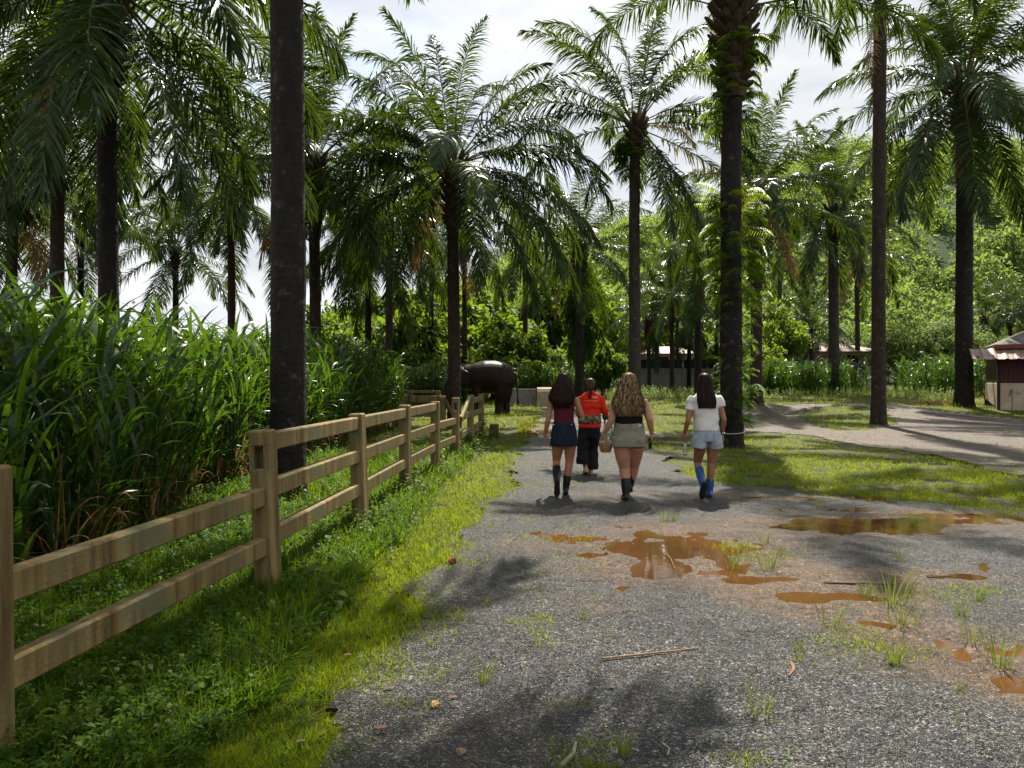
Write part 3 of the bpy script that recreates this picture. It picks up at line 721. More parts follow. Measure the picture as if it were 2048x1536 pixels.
def oil_palm(px, d=None, py=None, crown_y=None, crown_z=None, w=24, L=5.6, n=28, seed=0, bark='bark', boots=0, label='', group=None, fronds=None, low=-.0, flare=1.25, rough=.05, leanx=0.0, dry=1, dry_list=(), rings=7.0):
    """one palm: px = trunk column, ground contact from py or depth d; crown_y = photo row of the crown's heart"""
    if py is not None: p = ground_at(px, py)
    else: p = Vector(((px - CX) / FPX * d, d, 0)); p.z = Hz(p.x, p.y)
    d = p.y
    zc = crown_z if crown_z is not None else EYE + (HY - crown_y) / FPX * d
    h = zc - p.z
    r = w * d / FPX / 2
    g = random.Random(seed * 13 + 5)
    root = empty('oil_palm', p, label, 'palm tree', group)
    me, top = trunk_mesh(h, r, seed, M[bark], rings=rings, flare=flare, rough=rough, lean=(leanx, 0))
    obj('trunk', me, root)
    bo = obj('leaf_bases', BOOTS[boots], root); bo.location = (top[0], top[1], h); s = r * 1.2 / .24; bo.scale = (s, s, 1); bo.rotation_euler = (0, 0, g.uniform(0, 6))
    if fronds is None:
        fronds = []
        for i in range(n):
            k = (i + .5) / n
            ci = min(8, int(k * (8.2 + low) + g.uniform(-.3, .6)))
            fronds.append((math.degrees(i * 2.39996) + g.uniform(-12, 12) + seed * 40, max(ci, 0), g.uniform(.86, 1.08)))
    for az, ci, sl in fronds:
        o = obj('frond', FROND[ci][g.randrange(3)], root)
        a = R(az); o.location = (top[0] + .12 * s * math.cos(a), top[1] + .12 * s * math.sin(a), h + .05 + .12 * (4 - ci) / 4)
        k = L / 6.0 * sl; o.scale = (k, k * g.uniform(.9, 1.1), k); o.rotation_euler = (g.uniform(-.15, .15), 0, a)
    dry_list = list(dry_list) + [(g.uniform(0, 360), g.randrange(2), g.uniform(.6, .9)) for _ in range(dry if boots != 1 else 0)]
    for az, kind, sl in dry_list:
        o = obj('dry_frond' if kind < 2 else 'yellow_frond', (FROND_DRY + FROND_YEL)[kind], root)
        a = R(az); o.location = (top[0] + .15 * s * math.cos(a), top[1] + .15 * s * math.sin(a), h - .15); k = L / 6.0 * sl; o.scale = (k, k, k); o.rotation_euler = (0, 0, a)
    return root, p, h, r

# art-directed crowns (azimuth 0 = image right, 90 = away from the camera, 180 = image left, 270 = towards the camera; bend class 0 upright .. 8 hanging)
hero = [(100, 0, 1.0), (200, 0, .95), (160, 1, .98), (20, 1, .95), (300, 1, .85), (60, 1, .9), (190, 2, 1.0), (350, 2, 1.0), (130, 2, .95), (250, 3, .9), (30, 3, 1), (175, 3, 1.05), (215, 4, 1.05), (5, 4, .98), (325, 4, .95), (110, 4, 1), (165, 5, 1.05), (195, 6, 1.05), (345, 6, 1.0), (20, 6, 1), (285, 6, .85), (60, 6, 1), (210, 7, 1.0), (320, 7, 1.05), (340, 8, 1.05), (5, 7, 1.05), (150, 7, 1), (300, 8, .9), (225, 8, .9), (185, 5, 1), (355, 5, 1.05), (140, 3, .95), (40, 4, 1), (205, 7, 1.05), (330, 6, 1.0), (270, 5, .9), (90, 5, 1)]
PALMS = {}
def P_(key, *a, **k): PALMS[key] = oil_palm(*a, **k)
P_('A', 575, py=1003, crown_z=11.6, w=70, L=6.0, n=40, dry=0, seed=1, bark='bark', label='thick dark palm trunk rising just behind the fence post with the empty socket', flare=1.12, rough=.035, low=-2.4, rings=5)
root, p, h, r = PALMS['A']
for az, ci, sl in ((4, 3, 1.05), (12, 2, 1.1), (-6, 3, 1.0), (20, 3, 1.0), (-14, 2, 1.05), (8, 3, 1.1), (170, 5, .9), (195, 6, .9), (150, 6, .9), (230, 6, .9)):  # right-reaching fronds are extras above the view, added to throw shade on the path
    o = obj('frond', FROND[ci][az % 3], root); o.location = (.1, 0, h + .2); o.scale = (sl, sl, sl); o.rotation_euler = (0, 0, R(az))
P_('B', 218, d=16.5, crown_y=-28, w=40, L=6.3, n=40, seed=2, bark='bark', boots=2, label='stout palm in the tall grass, fronds hanging low down its trunk', low=.8)
P_('C', 116, d=24, crown_y=150, w=27, L=6.0, n=36, seed=3, bark='bark_brown', boots=2, label='palm in the fodder grass between the stout palm and the frame-side palm', low=.6)
P_('D', 22, d=26, crown_y=345, w=22, L=5.2, n=30, seed=4, bark='bark_brown', boots=0, label='short palm at the open end of the fodder grass', low=.5)
P_('E', 350, d=45, crown_y=500, w=13, L=6.0, n=26, seed=5, bark='bark', boots=1, label='slender palm standing alone against pale sky beyond the fodder grass')
P_('F', 462, d=38, crown_y=385, w=16, L=6.2, n=36, seed=6, bark='bark_brown', boots=1, label='palm with brownish trunk beyond the fodder grass, next to the thick trunk', low=.5)
P_('G', 630, d=27, crown_y=330, w=24, L=5.8, n=36, seed=7, bark='bark_brown', boots=0, label='palm with warm brown trunk directly behind the thick dark trunk', low=.4)
P_('H', 908, d=25, crown_y=330, w=26, L=5.9, seed=8, bark='bark_brown', boots=2, fronds=hero, label='full-crowned palm beside the elephant\'s head, trunk dark at the foot')
P_('I', 1270, d=27, crown_y=250, w=24, L=5.9, n=17, seed=9, bark='bark_grey', boots=1, low=-2.0, label='tall grey-trunked palm with thin crown and one yellowing frond', rings=12,
   fronds=[(150, 0, .9), (60, 0, 1.0), (330, 0, 1.05), (10, 1, 1.0), (165, 1, 1.0), (205, 2, .95), (172, 3, .95), (350, 2, 1.0), (100, 3, .9), (190, 5, .9), (180, 6, .85), (0, 5, .85), (30, 4, 1), (270, 4, .6), (200, 8, .6), (350, 8, 1.0), (300, 8, .85), (20, 8, 1.0), (330, 8, .95), (130, 1, 1), (40, 2, 1), (185, 4, .95), (10, 4, .95), (310, 3, .9), (80, 5, .9)], dry_list=[(300, 3, .62), (352, 2, .85)])
P_('J', 1463, py=893, crown_y=18, w=44, L=5.6, n=20, dry=0, seed=10, bark='bark', boots=2, low=-1.5, rough=.08, fronds=[(170, 1, .95), (195, 3, .8), (10, 2, 1.0), (335, 3, 1.0), (60, 1, 1), (120, 0, 1), (300, 1, .9), (240, 0, 1), (355, 5, .95), (80, 3, .9), (30, 4, .8), (150, 4, .75)], label='dark palm beside the woman in the white shirt, overgrown with climbing ferns', flare=1.15)
P_('K', 1757, py=848, crown_z=19.0, w=27, L=5.6, n=26, seed=11, bark='bark_brown', boots=2, low=-.5, label='bare straight palm trunk on the dirt yard with one dead hanging frond', leanx=.05, rings=8)
P_('L', 1928, py=812, crown_y=175, w=33, L=7.4, n=50, seed=12, bark='bark', boots=2, low=.7, label='big drooping palm beside the hut, a broom leaning on its trunk')
P_('M', 1512, py=806, crown_y=395, w=24, L=5.6, n=34, seed=13, bark='bark_brown', boots=0, low=.3, label='dark palm on the far edge of the road, just past the fern-covered palm')
P_('N', 1667, py=790, crown_y=425, w=21, L=6.2, n=36, seed=14, bark='bark_grey', boots=0, low=.5, label='palm with grey mottled trunk standing in front of the grey house', flare=1.35)
P_('O', 1396, d=46, crown_y=505, w=14, L=5.6, n=24, seed=15, boots=0, low=.2, label='slim dark palm behind the long-haired woman in the white shirt')
P_('P', 737, d=44, crown_y=490, w=14, L=5.8, n=36, seed=16, boots=0, low=.6, label='dark palm among bushes past the end of the fodder grass')
P_('Q', 778, d=38, crown_y=410, w=16, L=5.8, n=36, seed=17, bark='bark_brown', boots=1, low=.6, label='palm among bushes with hanging fronds, second past the fodder grass')
P_('U', 1158, d=42, crown_y=500, w=17, L=5.0, n=30, seed=18, boots=2, low=.3, label='low dense palm wrapped in leaves behind the person in the red shirt')
bgp = 'palms in the far grove'
for i, (px, d, cy, w_, L_) in enumerate([(862, 52, 430, 11, 5.8), (1050, 56, 500, 11, 5.6), (1297, 60, 645, 9, 4.6), (1314, 64, 600, 8, 4.8), (1344, 56, 600, 9, 5), (1355, 66, 560, 8, 5), (1378, 60, 640, 9, 4.8), (1433, 58, 560, 9, 5.2), (1622, 62, 665, 8, 4.2), (1612, 70, 640, 8, 5),
                                        (930, 50, 470, 11, 5.6), (-20, 36, 420, 16, 6), (160, 42, 430, 14, 6), (1968, 78, 640, 8, 5.5), (2020, 80, 628, 8, 5.5), (2075, 76, 620, 8, 5.5), (1715, 64, 520, 10, 5.6), (1560, 66, 500, 9, 5.6)]):
    P_('z%d' % i, px, d=d, crown_y=cy, w=w_, L=L_, n=22, seed=30 + i, bark=['bark', 'bark_brown', 'bark_grey'][i % 3], boots=i % 2, low=.3, label='one of the smaller palms in the far grove', group=bgp)
    PALMS['z%d' % i][0]['label'] = 'small palm beyond the fodder grass, between larger palms' if px < 200 else 'small palm among the bushes behind the elephant' if px < 1100 else 'slender palm of the far grove before the perimeter wall' if px < 1500 else 'small palm in front of the grey house' if px in (1622, 1612) else 'palm on the slope behind the hut' if px > 1900 else 'palm at the foot of the hill beyond the grey house'
# dead frond caught on the bare trunk
root, p, h, r = PALMS['K']
o = obj('dead_frond', FROND_DRY[1], root); o.location = (-.15, -.05, EYE + (HY - 10) / FPX * p.y - p.z); o.scale = (.5, .7, .48); o.rotation_euler = (0, .35, R(185))

# ------------------------------------------------------------------ broadleaf bushes and trees
CROWN = {}
for name, k, cl, leaf in (('bush', 3800, 26, .13), ('tree_dark', 4200, 30, .12), ('tree_pale', 5000, 34, .075), ('tree_lime', 4200, 34, .10)):
    CROWN[name] = []
    for j in range(3):
        V, Q = leaf_ball(k, 500 + j + k, cl, leaf, .85, .27, .5)
        CROWN[name].append(np_mesh('crown', V, Q, mat=M[name]))
def limb_mesh(seed, h):
    g = random.Random(seed); mb = MB()
    mb.tube([(0, 0, -.1), (.06, 0, h * .3), (-.04, .05, h * .62), (.02, 0, h)], [.09, .07, .05, .02], 8)
    for i in range(7):
        a = i * 2.4 + g.uniform(0, 1); z = h * (.3 + .07 * i); l = .55 * g.uniform(.6, 1.1)
        mb.tube([(0, 0, z), (l * .5 * math.cos(a), l * .5 * math.sin(a), z + l * .35), (l * math.cos(a), l * math.sin(a), z + l * .9)], [.04, .026, .008], 6)
    return mb.mesh('trunk', M['wood_bark'])
LIMB = [limb_mesh(i, 1.5) for i in range(3)]
def broadleaf(name, px, d, top_y, wpx, kind, label, cat, group=None, seed=0, trunk_frac=.12):
    p = Vector(((px - CX) / FPX * d, d, 0)); p.z = Hz(p.x, p.y)
    top = EYE + (HY - top_y) / FPX * d; h = max(top - p.z, 1.0); rx = wpx / 2 * d / FPX
    root = empty(name, p, label, cat, group, rz=seed * 1.3)
    t = obj('trunk', LIMB[seed % 3], root); cz = h * (.5 + trunk_frac / 2); rz_ = h * (1 - trunk_frac) / 2
    t.scale = (rx * .7, rx * .7, h * .8 / 1.5)
    c = obj('crown', CROWN[kind][seed % 3], root); c.location = (0, 0, cz); c.scale = (rx, rx * .9, rz_ / .95)
    c.rotation_euler = (0, 0, seed * 2.1)
    return root
gb = 'sunlit bushes behind the elephant'
for i, (px, d, ty, wp, kd) in enumerate([(690, 52, 640, 150, 'bush'), (760, 56, 610, 170, 'bush'), (835, 54, 585, 190, 'bush'), (905, 58, 620, 160, 'bush'), (985, 53, 640, 190, 'bush'), (1065, 56, 650, 150, 'bush'), (820, 50, 690, 130, 'bush'), (935, 51, 690, 130, 'bush'), (1120, 52, 700, 120, 'bush'), (1010, 60, 600, 200, 'bush'), (660, 60, 600, 140, 'bush'), (720, 48, 700, 120, 'bush'), (880, 48, 710, 110, 'bush'), (1000, 50, 705, 120, 'bush'), (1075, 49, 715, 100, 'bush'), (770, 49, 715, 110, 'bush')]):
    broadleaf('bush', px, d, ty, wp, kd, 'one of the large-leaved sunlit bushes behind the elephant', 'bush', gb, seed=i, trunk_frac=.04)
broadleaf('bush', 1205, 48, 676, 100, 'bush', 'round glossy bush behind the blonde woman, at the foot of the low palm', 'bush', seed=3, trunk_frac=.03)
broadleaf('leafy_tree', 1165, 46, 520, 120, 'tree_dark', 'dark climbing foliage massed around the low dense palm', 'tree', seed=1, trunk_frac=.1)
gt = 'trees closing the view behind the bushes'
for i, (px, d, ty, wp, kd) in enumerate([(640, 80, 600, 180, 'tree_dark'), (740, 84, 580, 200, 'tree_dark'), (860, 82, 540, 200, 'bush'), (960, 86, 560, 220, 'bush'), (1080, 84, 520, 200, 'tree_dark'), (1190, 82, 560, 180, 'bush'), (1260, 88, 580, 160, 'tree_dark'), (1350, 90, 640, 200, 'tree_lime'), (1450, 92, 630, 200, 'tree_lime')]):
    broadleaf('leafy_tree', px, d, ty, wp, kd, 'one of the taller trees closing the view behind the bushes and palms', 'tree', gt, seed=i)
broadleaf('leafy_tree', 1560, 56, 590, 130, 'tree_lime', 'bright lime-green feathery tree beside the grey house', 'tree', seed=2, trunk_frac=.15)
for i, (px, d, ty, wp) in enumerate([(1520, 84, 650, 130), (1600, 88, 640, 140), (1690, 86, 640, 140), (1770, 90, 630, 140), (1640, 80, 670, 110), (1870, 92, 630, 150), (1980, 92, 630, 150)]):
    broadleaf('leafy_tree', px, d, ty, wp, ['tree_pale', 'tree_lime'][i % 2], 'one of the leafy trees at the foot of the hill behind the grey house', 'tree', 'trees at the foot of the hill', seed=i)
broadleaf('leafy_tree', 1535, 50, 680, 110, 'tree_lime', 'small lime-green tree in front of the feathery one', 'tree', seed=1, trunk_frac=.1)
gw = 'pale willow-like trees beside the hut'
for i, (px, d, ty, wp) in enumerate([(1790, 58, 640, 120), (1830, 60, 620, 140), (1890, 57, 625, 150), (1960, 60, 650, 140), (2040, 58, 660, 140), (1760, 70, 650, 110)]):
    broadleaf('leafy_tree', px, d, ty, wp, 'tree_pale', 'one of the pale fine-leaved trees behind the fodder grass and the hut', 'tree', gw, seed=i, trunk_frac=.2)

# ------------------------------------------------------------------ climbing ferns on palm J
def fern_frond(seed, L=.9):
    g = np.random.default_rng(seed); n = 10; t = np.linspace(0, 1, n)
    ang = g.uniform(-.2, 1.1) - g.uniform(1.2, 2.4) * t ** 1.2; ds = L / (n - 1); yaw = g.uniform(-.5, .5)
    x = np.concatenate([[0], np.cumsum(np.cos(ang)[:-1] * ds)]); z = np.concatenate([[0], np.cumsum(np.sin(ang)[:-1] * ds)])
    sp = np.stack([x, yaw * x * t, z], -1); k = 15; q = np.linspace(.12, 1, k); parts = []
    for sd_ in (-1, 1):
        B = np.stack([np.interp(q, t, sp[:, i]) for i in range(3)], -1); ln = L * .26 * np.sin(np.clip(q * 2.6 + .35, 0, 3.1)) * g.uniform(.7, 1.2, k) + .03
        D = np.stack([.35 + 0 * q, sd_ * .95 + 0 * q, -.25 - .3 * g.random(k)], -1)
        P = np.stack([B, B + D * (ln * .5)[:, None], B + D * ln[:, None] + np.array([0, 0, -.25]) * ln[:, None]], 1)
        W = np.array([1, 0, 0.])[None, None, :] * (ln[:, None] * np.array([.05, .11, .02]))[..., None] * np.ones((k, 3, 1))
        parts.append(strips(P, W))
    return merge(parts)
ft = [fern_frond(600 + i, .8 + .12 * (i % 3)) for i in range(14)]
root, pj, hj, rj = PALMS['J']
def fern_mass(name, y0, y1, k, size, mat, label, sides=True, seed=1):
    g = np.random.default_rng(seed); z = EYE + (HY - g.uniform(y0, y1, k)) / FPX * pj.y
    a = g.uniform(0, 2 * math.pi, k) if not sides else np.where(g.random(k) < .8, g.choice([0, math.pi], k) + g.normal(size=k) * .9, g.uniform(0, 6.28, k))
    rr = rj * .95
    pos = np.stack([pj.x + .05 + np.cos(a) * rr, pj.y + np.sin(a) * rr, z], 1)
    V, Q = replicate(ft, pos, a, size * (.5 + .9 * g.random(k)), g.integers(0, 14, k))
    obj(name, np_mesh(name, V, Q, mat=mat), label=label, cat='fern')
fern_mass('hanging_fern', 60, 250, 130, .58, M['herb'], 'hanging fern round the upper trunk of the overgrown palm', seed=1)
fern_mass('climbing_fern', 385, 600, 190, .62, M['fern'], 'bright climbing fern halfway up the overgrown palm', seed=2)
fern_mass('climbing_fern', 600, 790, 70, .40, M['fern'], 'sparse climbing fern low on the overgrown palm', seed=3)
fern_mass('creeping_vine', 770, 850, 80, .42, M['herb'], 'dark creeping vine wrapped round the foot of the overgrown palm', seed=4, sides=False)
# fern tufts on the tall grey palm below its crown
root, pi_, hi, ri = PALMS['I']
g = np.random.default_rng(8); k = 90; z = EYE + (HY - g.uniform(270, 350, k)) / FPX * pi_.y; a = math.pi + g.normal(size=k) * 1.0
V, Q = replicate(ft, np.stack([pi_.x + np.cos(a) * ri, pi_.y + np.sin(a) * ri, z], 1), a, .45 + .5 * g.random(k), g.integers(0, 14, k))
obj('hanging_fern', np_mesh('hanging_fern', V, Q, mat=M['herb']), label='hanging fern under the thin crown of the grey-trunked palm', cat='fern')
# pale cord tied round the overgrown palm
mb = MB(); zc = EYE + (HY - 862) / FPX * pj.y
mb.tube([(pj.x + (rj * 1.22) * math.cos(t * .25), pj.y + (rj * 1.22) * math.sin(t * .25), zc + .05 * math.sin(t * .25 + .5)) for t in range(0, 26)], .012, 6)
mb.build('cord', plain('pale cord', (.45, .43, .38), .7), label='pale cord tied round the foot of the overgrown palm', cat='cord', smooth=True)

# ------------------------------------------------------------------ fence of cast posts and rails
def fence_mat():
    m, n, l, p, o = new_mat('weathered cast fence')
    t = n.new('ShaderNodeTexCoord')
    mp = n.new('ShaderNodeMapping'); mp.inputs['Scale'].default_value = (9, 9, .7); l.new(t.outputs['Object'], mp.inputs['Vector'])
    z = n.new('ShaderNodeTexNoise'); z.inputs['Scale'].default_value = 1.0; z.inputs['Detail'].default_value = 6; z.inputs['Roughness'].default_value = .65; l.new(mp.outputs['Vector'], z.inputs['Vector'])
    rp = ramp(n, [(.32, (.05, .03, .011)), (.46, (.14, .095, .035)), (.60, (.225, .165, .066)), (.8, (.31, .25, .115))]); l.new(z.outputs['Fac'], rp.inputs['Fac'])
    z2 = n.new('ShaderNodeTexNoise'); z2.inputs['Scale'].default_value = 2.3; z2.inputs['Detail'].default_value = 7; l.new(t.outputs['Object'], z2.inputs['Vector'])
    r2 = ramp(n, [(.50, (0, 0, 0)), (.66, (1, 1, 1))]); l.new(z2.outputs['Fac'], r2.inputs['Fac'])
    x = n.new('ShaderNodeMix'); x.data_type = 'RGBA'; l.new(r2.outputs['Color'], x.inputs['Factor']); l.new(rp.outputs['Color'], x.inputs['A']); x.inputs['B'].default_value = (.115, .11, .055, 1)
    l.new(x.outputs['Result'], p.inputs['Base Color']); p.inputs['Roughness'].default_value = .75; p.inputs['Specular IOR Level'].default_value = .25
    z3 = n.new('ShaderNodeTexNoise'); z3.inputs['Scale'].default_value = 45; z3.inputs['Detail'].default_value = 5; l.new(t.outputs['Object'], z3.inputs['Vector'])
    b = n.new('ShaderNodeBump'); b.inputs['Strength'].default_value = .35; b.inputs['Distance'].default_value = .008; l.new(z3.outputs['Fac'], b.inputs['Height']); l.new(b.outputs['Normal'], p.inputs['Normal'])
    return m
M['fence'] = fence_mat()
M['dark'] = plain('blackish brown', (.02, .018, .014), .9)  # blackish brown of eyes, tail hair, bristles and hut timber
FA = math.atan(FDIR[0]); FROT = Matrix.Rotation(-FA, 3, 'Z')
SP = 2.49
def post_mesh(sock):
    """0.15 wide, 0.17 deep post; sock = open mortise near the top"""
    mb = MB(); wx, wy, h = .15, .17, 1.30
    if not sock: mb.bbox((0, 0, h / 2 - .04), (wx, wy, h), .014)
    else:
        z0, z1, hw = .98, 1.14, .033
        mb.bbox((0, 0, (z0 - .04) / 2), (wx, wy, z0 + .04), .014)
        mb.bbox((0, 0, (z1 + 1.26) / 2), (wx, wy, 1.26 - z1), .014)
        for sx in (-1, 1): mb.box((sx * (wx / 2 + hw) / 2, 0, (z0 + z1) / 2), (wx / 2 - hw - .004, wy - .006, z1 - z0 + .03))
        if sock == 1: mb.box((0, .04, (z0 + z1) / 2), (hw * 2 + .004, .05, z1 - z0 + .02))
    return mb.mesh('post', M['fence'])
PM = [post_mesh(0), post_mesh(1), post_mesh(2)]
fence = empty('rail_fence', (FENCE0[0], FENCE0[1], 0), 'weathered yellowish post-and-rail fence running along the fodder grass', 'fence')
def fpos(i): return Vector((FENCE0[0] + SP * i * math.sin(FA), FENCE0[1] + SP * i * math.cos(FA), 0))
lean = [-.01, -.042, -.040, -.01, -.004, .0, .01, 0]
for i in range(-1, 7):
    o = obj('post', PM[1 if i == 0 else 2 if i == 4 else 0], fence)
    o.location = fpos(i) - fence.location; o.rotation_euler = (0, lean[i + 1], -FA); o.location.x += (.05 if i in (0, 1) else -.085 if i == -1 else 0)
    o.location.z = -.02 + .01 * (i % 3)
def rail(i, z0, z1=None, f0=0., f1=1., thick=.085, hgt=.135):
    z1 = z0 if z1 is None else z1
    a = fpos(i + f0) - fence.location; b = fpos(i + f1) - fence.location
    for q, k, z in ((a, i + f0, z0), (b, i + f1, z1)):
        li = lean[min(max(int(round(k)) + 1, 0), 7)]; q.x += math.sin(li) * z + (.05 if round(k) in (0, 1) else -.085 if round(k) < 0 else 0)
    a.z, b.z = z0, z1; v = b - a; L_ = v.length - .02
    mb = MB(); mb.bbox((0, 0, 0), (thick, L_ - .0, hgt), .010)
    o = mb.build('rail', M['fence'], fence); o.location = (a + b) / 2
    o.rotation_euler = Vector((v.x, v.y, v.z)).to_track_quat('Y', 'Z').to_euler()
for i in range(-2, 0):
    rail(i, .755); rail(i, .395)
for i in (0, 1, 2):
    rail(i, 1.145); rail(i, .795); rail(i, .44)
rail(3, .80, .76, 0, 1); rail(3, .44, .40, 0, .95)
rail(4, .78, .80); rail(4, .40, .42)
rail(5, 1.10, 1.12); rail(5, .76, .78); rail(5, .40, .42)
# fallen top rail propped between the far posts
a = fpos(4) + Vector((.10, .3, .78)); b = fpos(5) + Vector((-.02, -.12, 1.17)); v = b - a
mb = MB(); mb.bbox((0, 0, 0), (.07, v.length, .11), .01); o = mb.build('loose_rail', M['fence'], fence); o.location = (a + b) / 2 - fence.location; o.rotation_euler = v.to_track_quat('Y', 'Z').to_euler()
# cross fence of the pen
pen = empty('pen_fence', (at(838, 800, 25).x, 25.0, 0), 'low wooden pen rails with two posts and thick beam before the elephant', 'fence')
for px in (797, 876):
    mb = MB(); mb.bbox((at(px, 800, 25).x - pen.location.x, 0, .62), (.16, .16, 1.30), .014); mb.build('post', M['fence'], pen)
for z, hh, x0, x1, yy in ((1.23, .10, 804, 869, 0), (.98, .24, 785, 892, -.14), (.45, .16, 785, 892, -.14)):
    mb = MB(); xa, xb = at(x0, 0, 25).x, at(x1, 0, 25).x; mb.bbox(((xa + xb) / 2 - pen.location.x, yy, z), (xb - xa, .10, hh), .01); mb.build('rail', M['fence'], pen)
mb = MB(); mb.bbox((at(887, 0, 25).x - pen.location.x, -.25, .53), (.20, .12, 1.06), .012); mb.build('post', M['fence'], pen)
mb = MB(); a = Vector((at(889, 0, 25).x - pen.location.x + .05, -.3, .95)); b = a + Vector((.30, -.15, -.55)); v = b - a
mb.bbox((0, 0, 0), (.07, v.length, .10), .01); o = mb.build('brace', M['fence'], pen); o.location = (a + b) / 2; o.rotation_euler = v.to_track_quat('Y', 'Z').to_euler()
# clay block at the end of the fence
q = fpos(6); mb = MB(); mb.bbox((0, 0, .18), (.26, .40, .38), .02)
mb.build('clay_block', plain('clay', (.12, .05, .028), .8, col2=(.17, .085, .045), nscale=8, bump=.5), label='reddish clay block beside the last fence post', cat='block').location = (q.x + .35, q.y + .5, 0)

# ------------------------------------------------------------------ elephant, head down behind the palm
def skin_mat():
    m, n, l, p, o = new_mat('wet elephant hide')
    t = n.new('ShaderNodeTexCoord')
    z = n.new('ShaderNodeTexNoise'); z.inputs['Scale'].default_value = 1.6; z.inputs['Detail'].default_value = 6; l.new(t.outputs['Object'], z.inputs['Vector'])
    rp = ramp(n, [(.35, (.011, .006, .004)), (.65, (.026, .014, .009))]); l.new(z.outputs['Fac'], rp.inputs['Fac']); l.new(rp.outputs['Color'], p.inputs['Base Color'])
    v = n.new('ShaderNodeTexVoronoi'); v.inputs['Scale'].default_value = 16; v.feature = 'DISTANCE_TO_EDGE'; l.new(t.outputs['Object'], v.inputs['Vector'])
    b = n.new('ShaderNodeBump'); b.inputs['Strength'].default_value = .35; b.inputs['Distance'].default_value = .02; l.new(v.outputs['Distance'], b.inputs['Height']); l.new(b.outputs['Normal'], p.inputs['Normal'])
    p.inputs['Roughness'].default_value = .40; p.inputs['Specular IOR Level'].default_value = .14
    return m
M['hide'] = skin_mat()
ep = ground_at(975, 826)
el = empty('elephant', ep, 'dark wet brown elephant standing side-on with its head behind a palm', 'elephant', rz=R(184))
mb = MB()
secs = [(-1.30, 1.72, .14, .22), (-1.22, 1.70, .34, .44), (-1.02, 1.70, .52, .64), (-.65, 1.74, .64, .76), (-.2, 1.77, .70, .82), (.3, 1.76, .71, .82), (.75, 1.74, .64, .74), (1.1, 1.76, .52, .64), (1.4, 1.80, .42, .56)]
mb.tube([(x, 0, z) for x, z, _, _ in secs], [(hz_, hy) for _, _, hy, hz_ in secs], 28, ref=(0, 0, 1))
def leg(x, y, fx, top, r0):
    mb.tube([(x, y, top), (x + fx * .4, y, .95), (x + fx, y, .5), (x + fx, y, .14), (x + fx + .03, y, -.02)], [(r0 * 1.35, r0), (r0 * 1.0, r0 * .85), (.20, .19), (.21, .20), (.23, .22)], 18, ref=(1, 0, 0))
leg(-.85, -.34, -.02, 1.6, .34); leg(-.66, .34, .22, 1.6, .34); leg(.88, -.32, .08, 1.5, .27); leg(.74, .32, -.16, 1.5, .27)
mb.ell((1.72, 0, 1.78), (.52, .44, .60)); mb.ell((1.80, 0, 2.05), (.36, .36, .30)); mb.ell((1.86, 0, 1.40), (.30, .26, .34))
mb.tube([(2.05, 0, 1.62), (2.26, 0, 1.3), (2.32, 0, .85), (2.28, 0, .42), (2.38, 0, .16), (2.55, 0, .10)], [.25, .20, .155, .12, .10, .07], 16)
mb.ell((1.78, 0, 1.18), (.20, .14, .12))
body = mb.remesh('body', M['hide'], .035, 6, el)
for s in (-1, 1):
    mb = MB(); mb.tube([(1.50, s * .40, 2.08), (1.36, s * .50, 1.88), (1.30, s * .53, 1.52), (1.36, s * .46, 1.22)], [(.05, .14), (.025, .30), (.02, .32), (.015, .10)], 18, ref=(0, 1, 0))
    mb.build('ear', M['hide'], el, True)
    mb = MB(); mb.ell((1.98, s * .37, 1.72), (.05, .04, .05)); mb.build('eye', M['dark'], el, True)
    for fx, fy in ((-.78, -.36), (.94, -.34)):
        pass
mb = MB(); mb.tube([(-1.22, 0, 2.0), (-1.36, 0, 1.8), (-1.42, .02, 1.3), (-1.44, .02, .85), (-1.46, .02, .66)], [.09, .06, .045, .03, .02], 10)
tail = mb.build('tail', M['hide'], el, True)
mb = MB()
for i in range(14):
    a = i * .45; mb.tube([(-1.44, .02, .9), (-1.46 + .05 * math.cos(a), .02 + .05 * math.sin(a), .60), (-1.48 + .07 * math.cos(a), .02 + .07 * math.sin(a), .40)], [.012, .009, .002], 4)
mb.build('tail_tuft', M['dark'], tail)
el.scale = (.94, 1.0, 1.0); el.location.x += .12

# ------------------------------------------------------------------ concrete trough, low wall
M['concrete'] = plain('stained concrete', (.42, .36, .25), .8, .2, col2=(.30, .22, .13), nscale=3, bump=.3, bscale=30)
M['concrete_grey'] = plain('grey concrete', (.28, .27, .24), .85, .2, col2=(.17, .16, .13), nscale=2.2, bump=.3, bscale=20, stretch=(3, 3, .6))
d = 43.0; p0 = at(1074, 812, d); p1 = at(1128, 812, d); z0 = Hz(p0.x, d)
mb = MB(); prof = [(-.55, -.1), (-.55, .62), (-.50, .86), (-.36, 1.04), (-.16, 1.12), (.16, 1.12), (.36, 1.04), (.50, .86), (.55, .62), (.55, -.1)]; k = len(prof)
mb.add([(p0.x, d + y, z0 + z) for y, z in prof] + [(p1.x, d + y, z0 + z) for y, z in prof], [(i, (i + 1) % k, k + (i + 1) % k, k + i) for i in range(k)] + [tuple(range(k - 1, -1, -1)), tuple(range(k, 2 * k))])
tr = mb.build('concrete_trough', M['concrete'], label='tan concrete trough with rounded top beside the path end', cat='trough')
mb = MB(); a = at(1020, 780, d + .4).x; mb.bbox(((a + p0.x - .02) / 2, d + .3, z0 + .45), (p0.x - .02 - a, .22, 1.0), .03); mb.bbox(((a + p0.x - .02) / 2, d + .3, z0 + .985), (p0.x - .02 - a, .28, .07), .015)
mb.build('low_wall', M['concrete_grey'], label='low grey concrete wall between the elephant and the trough', cat='wall')

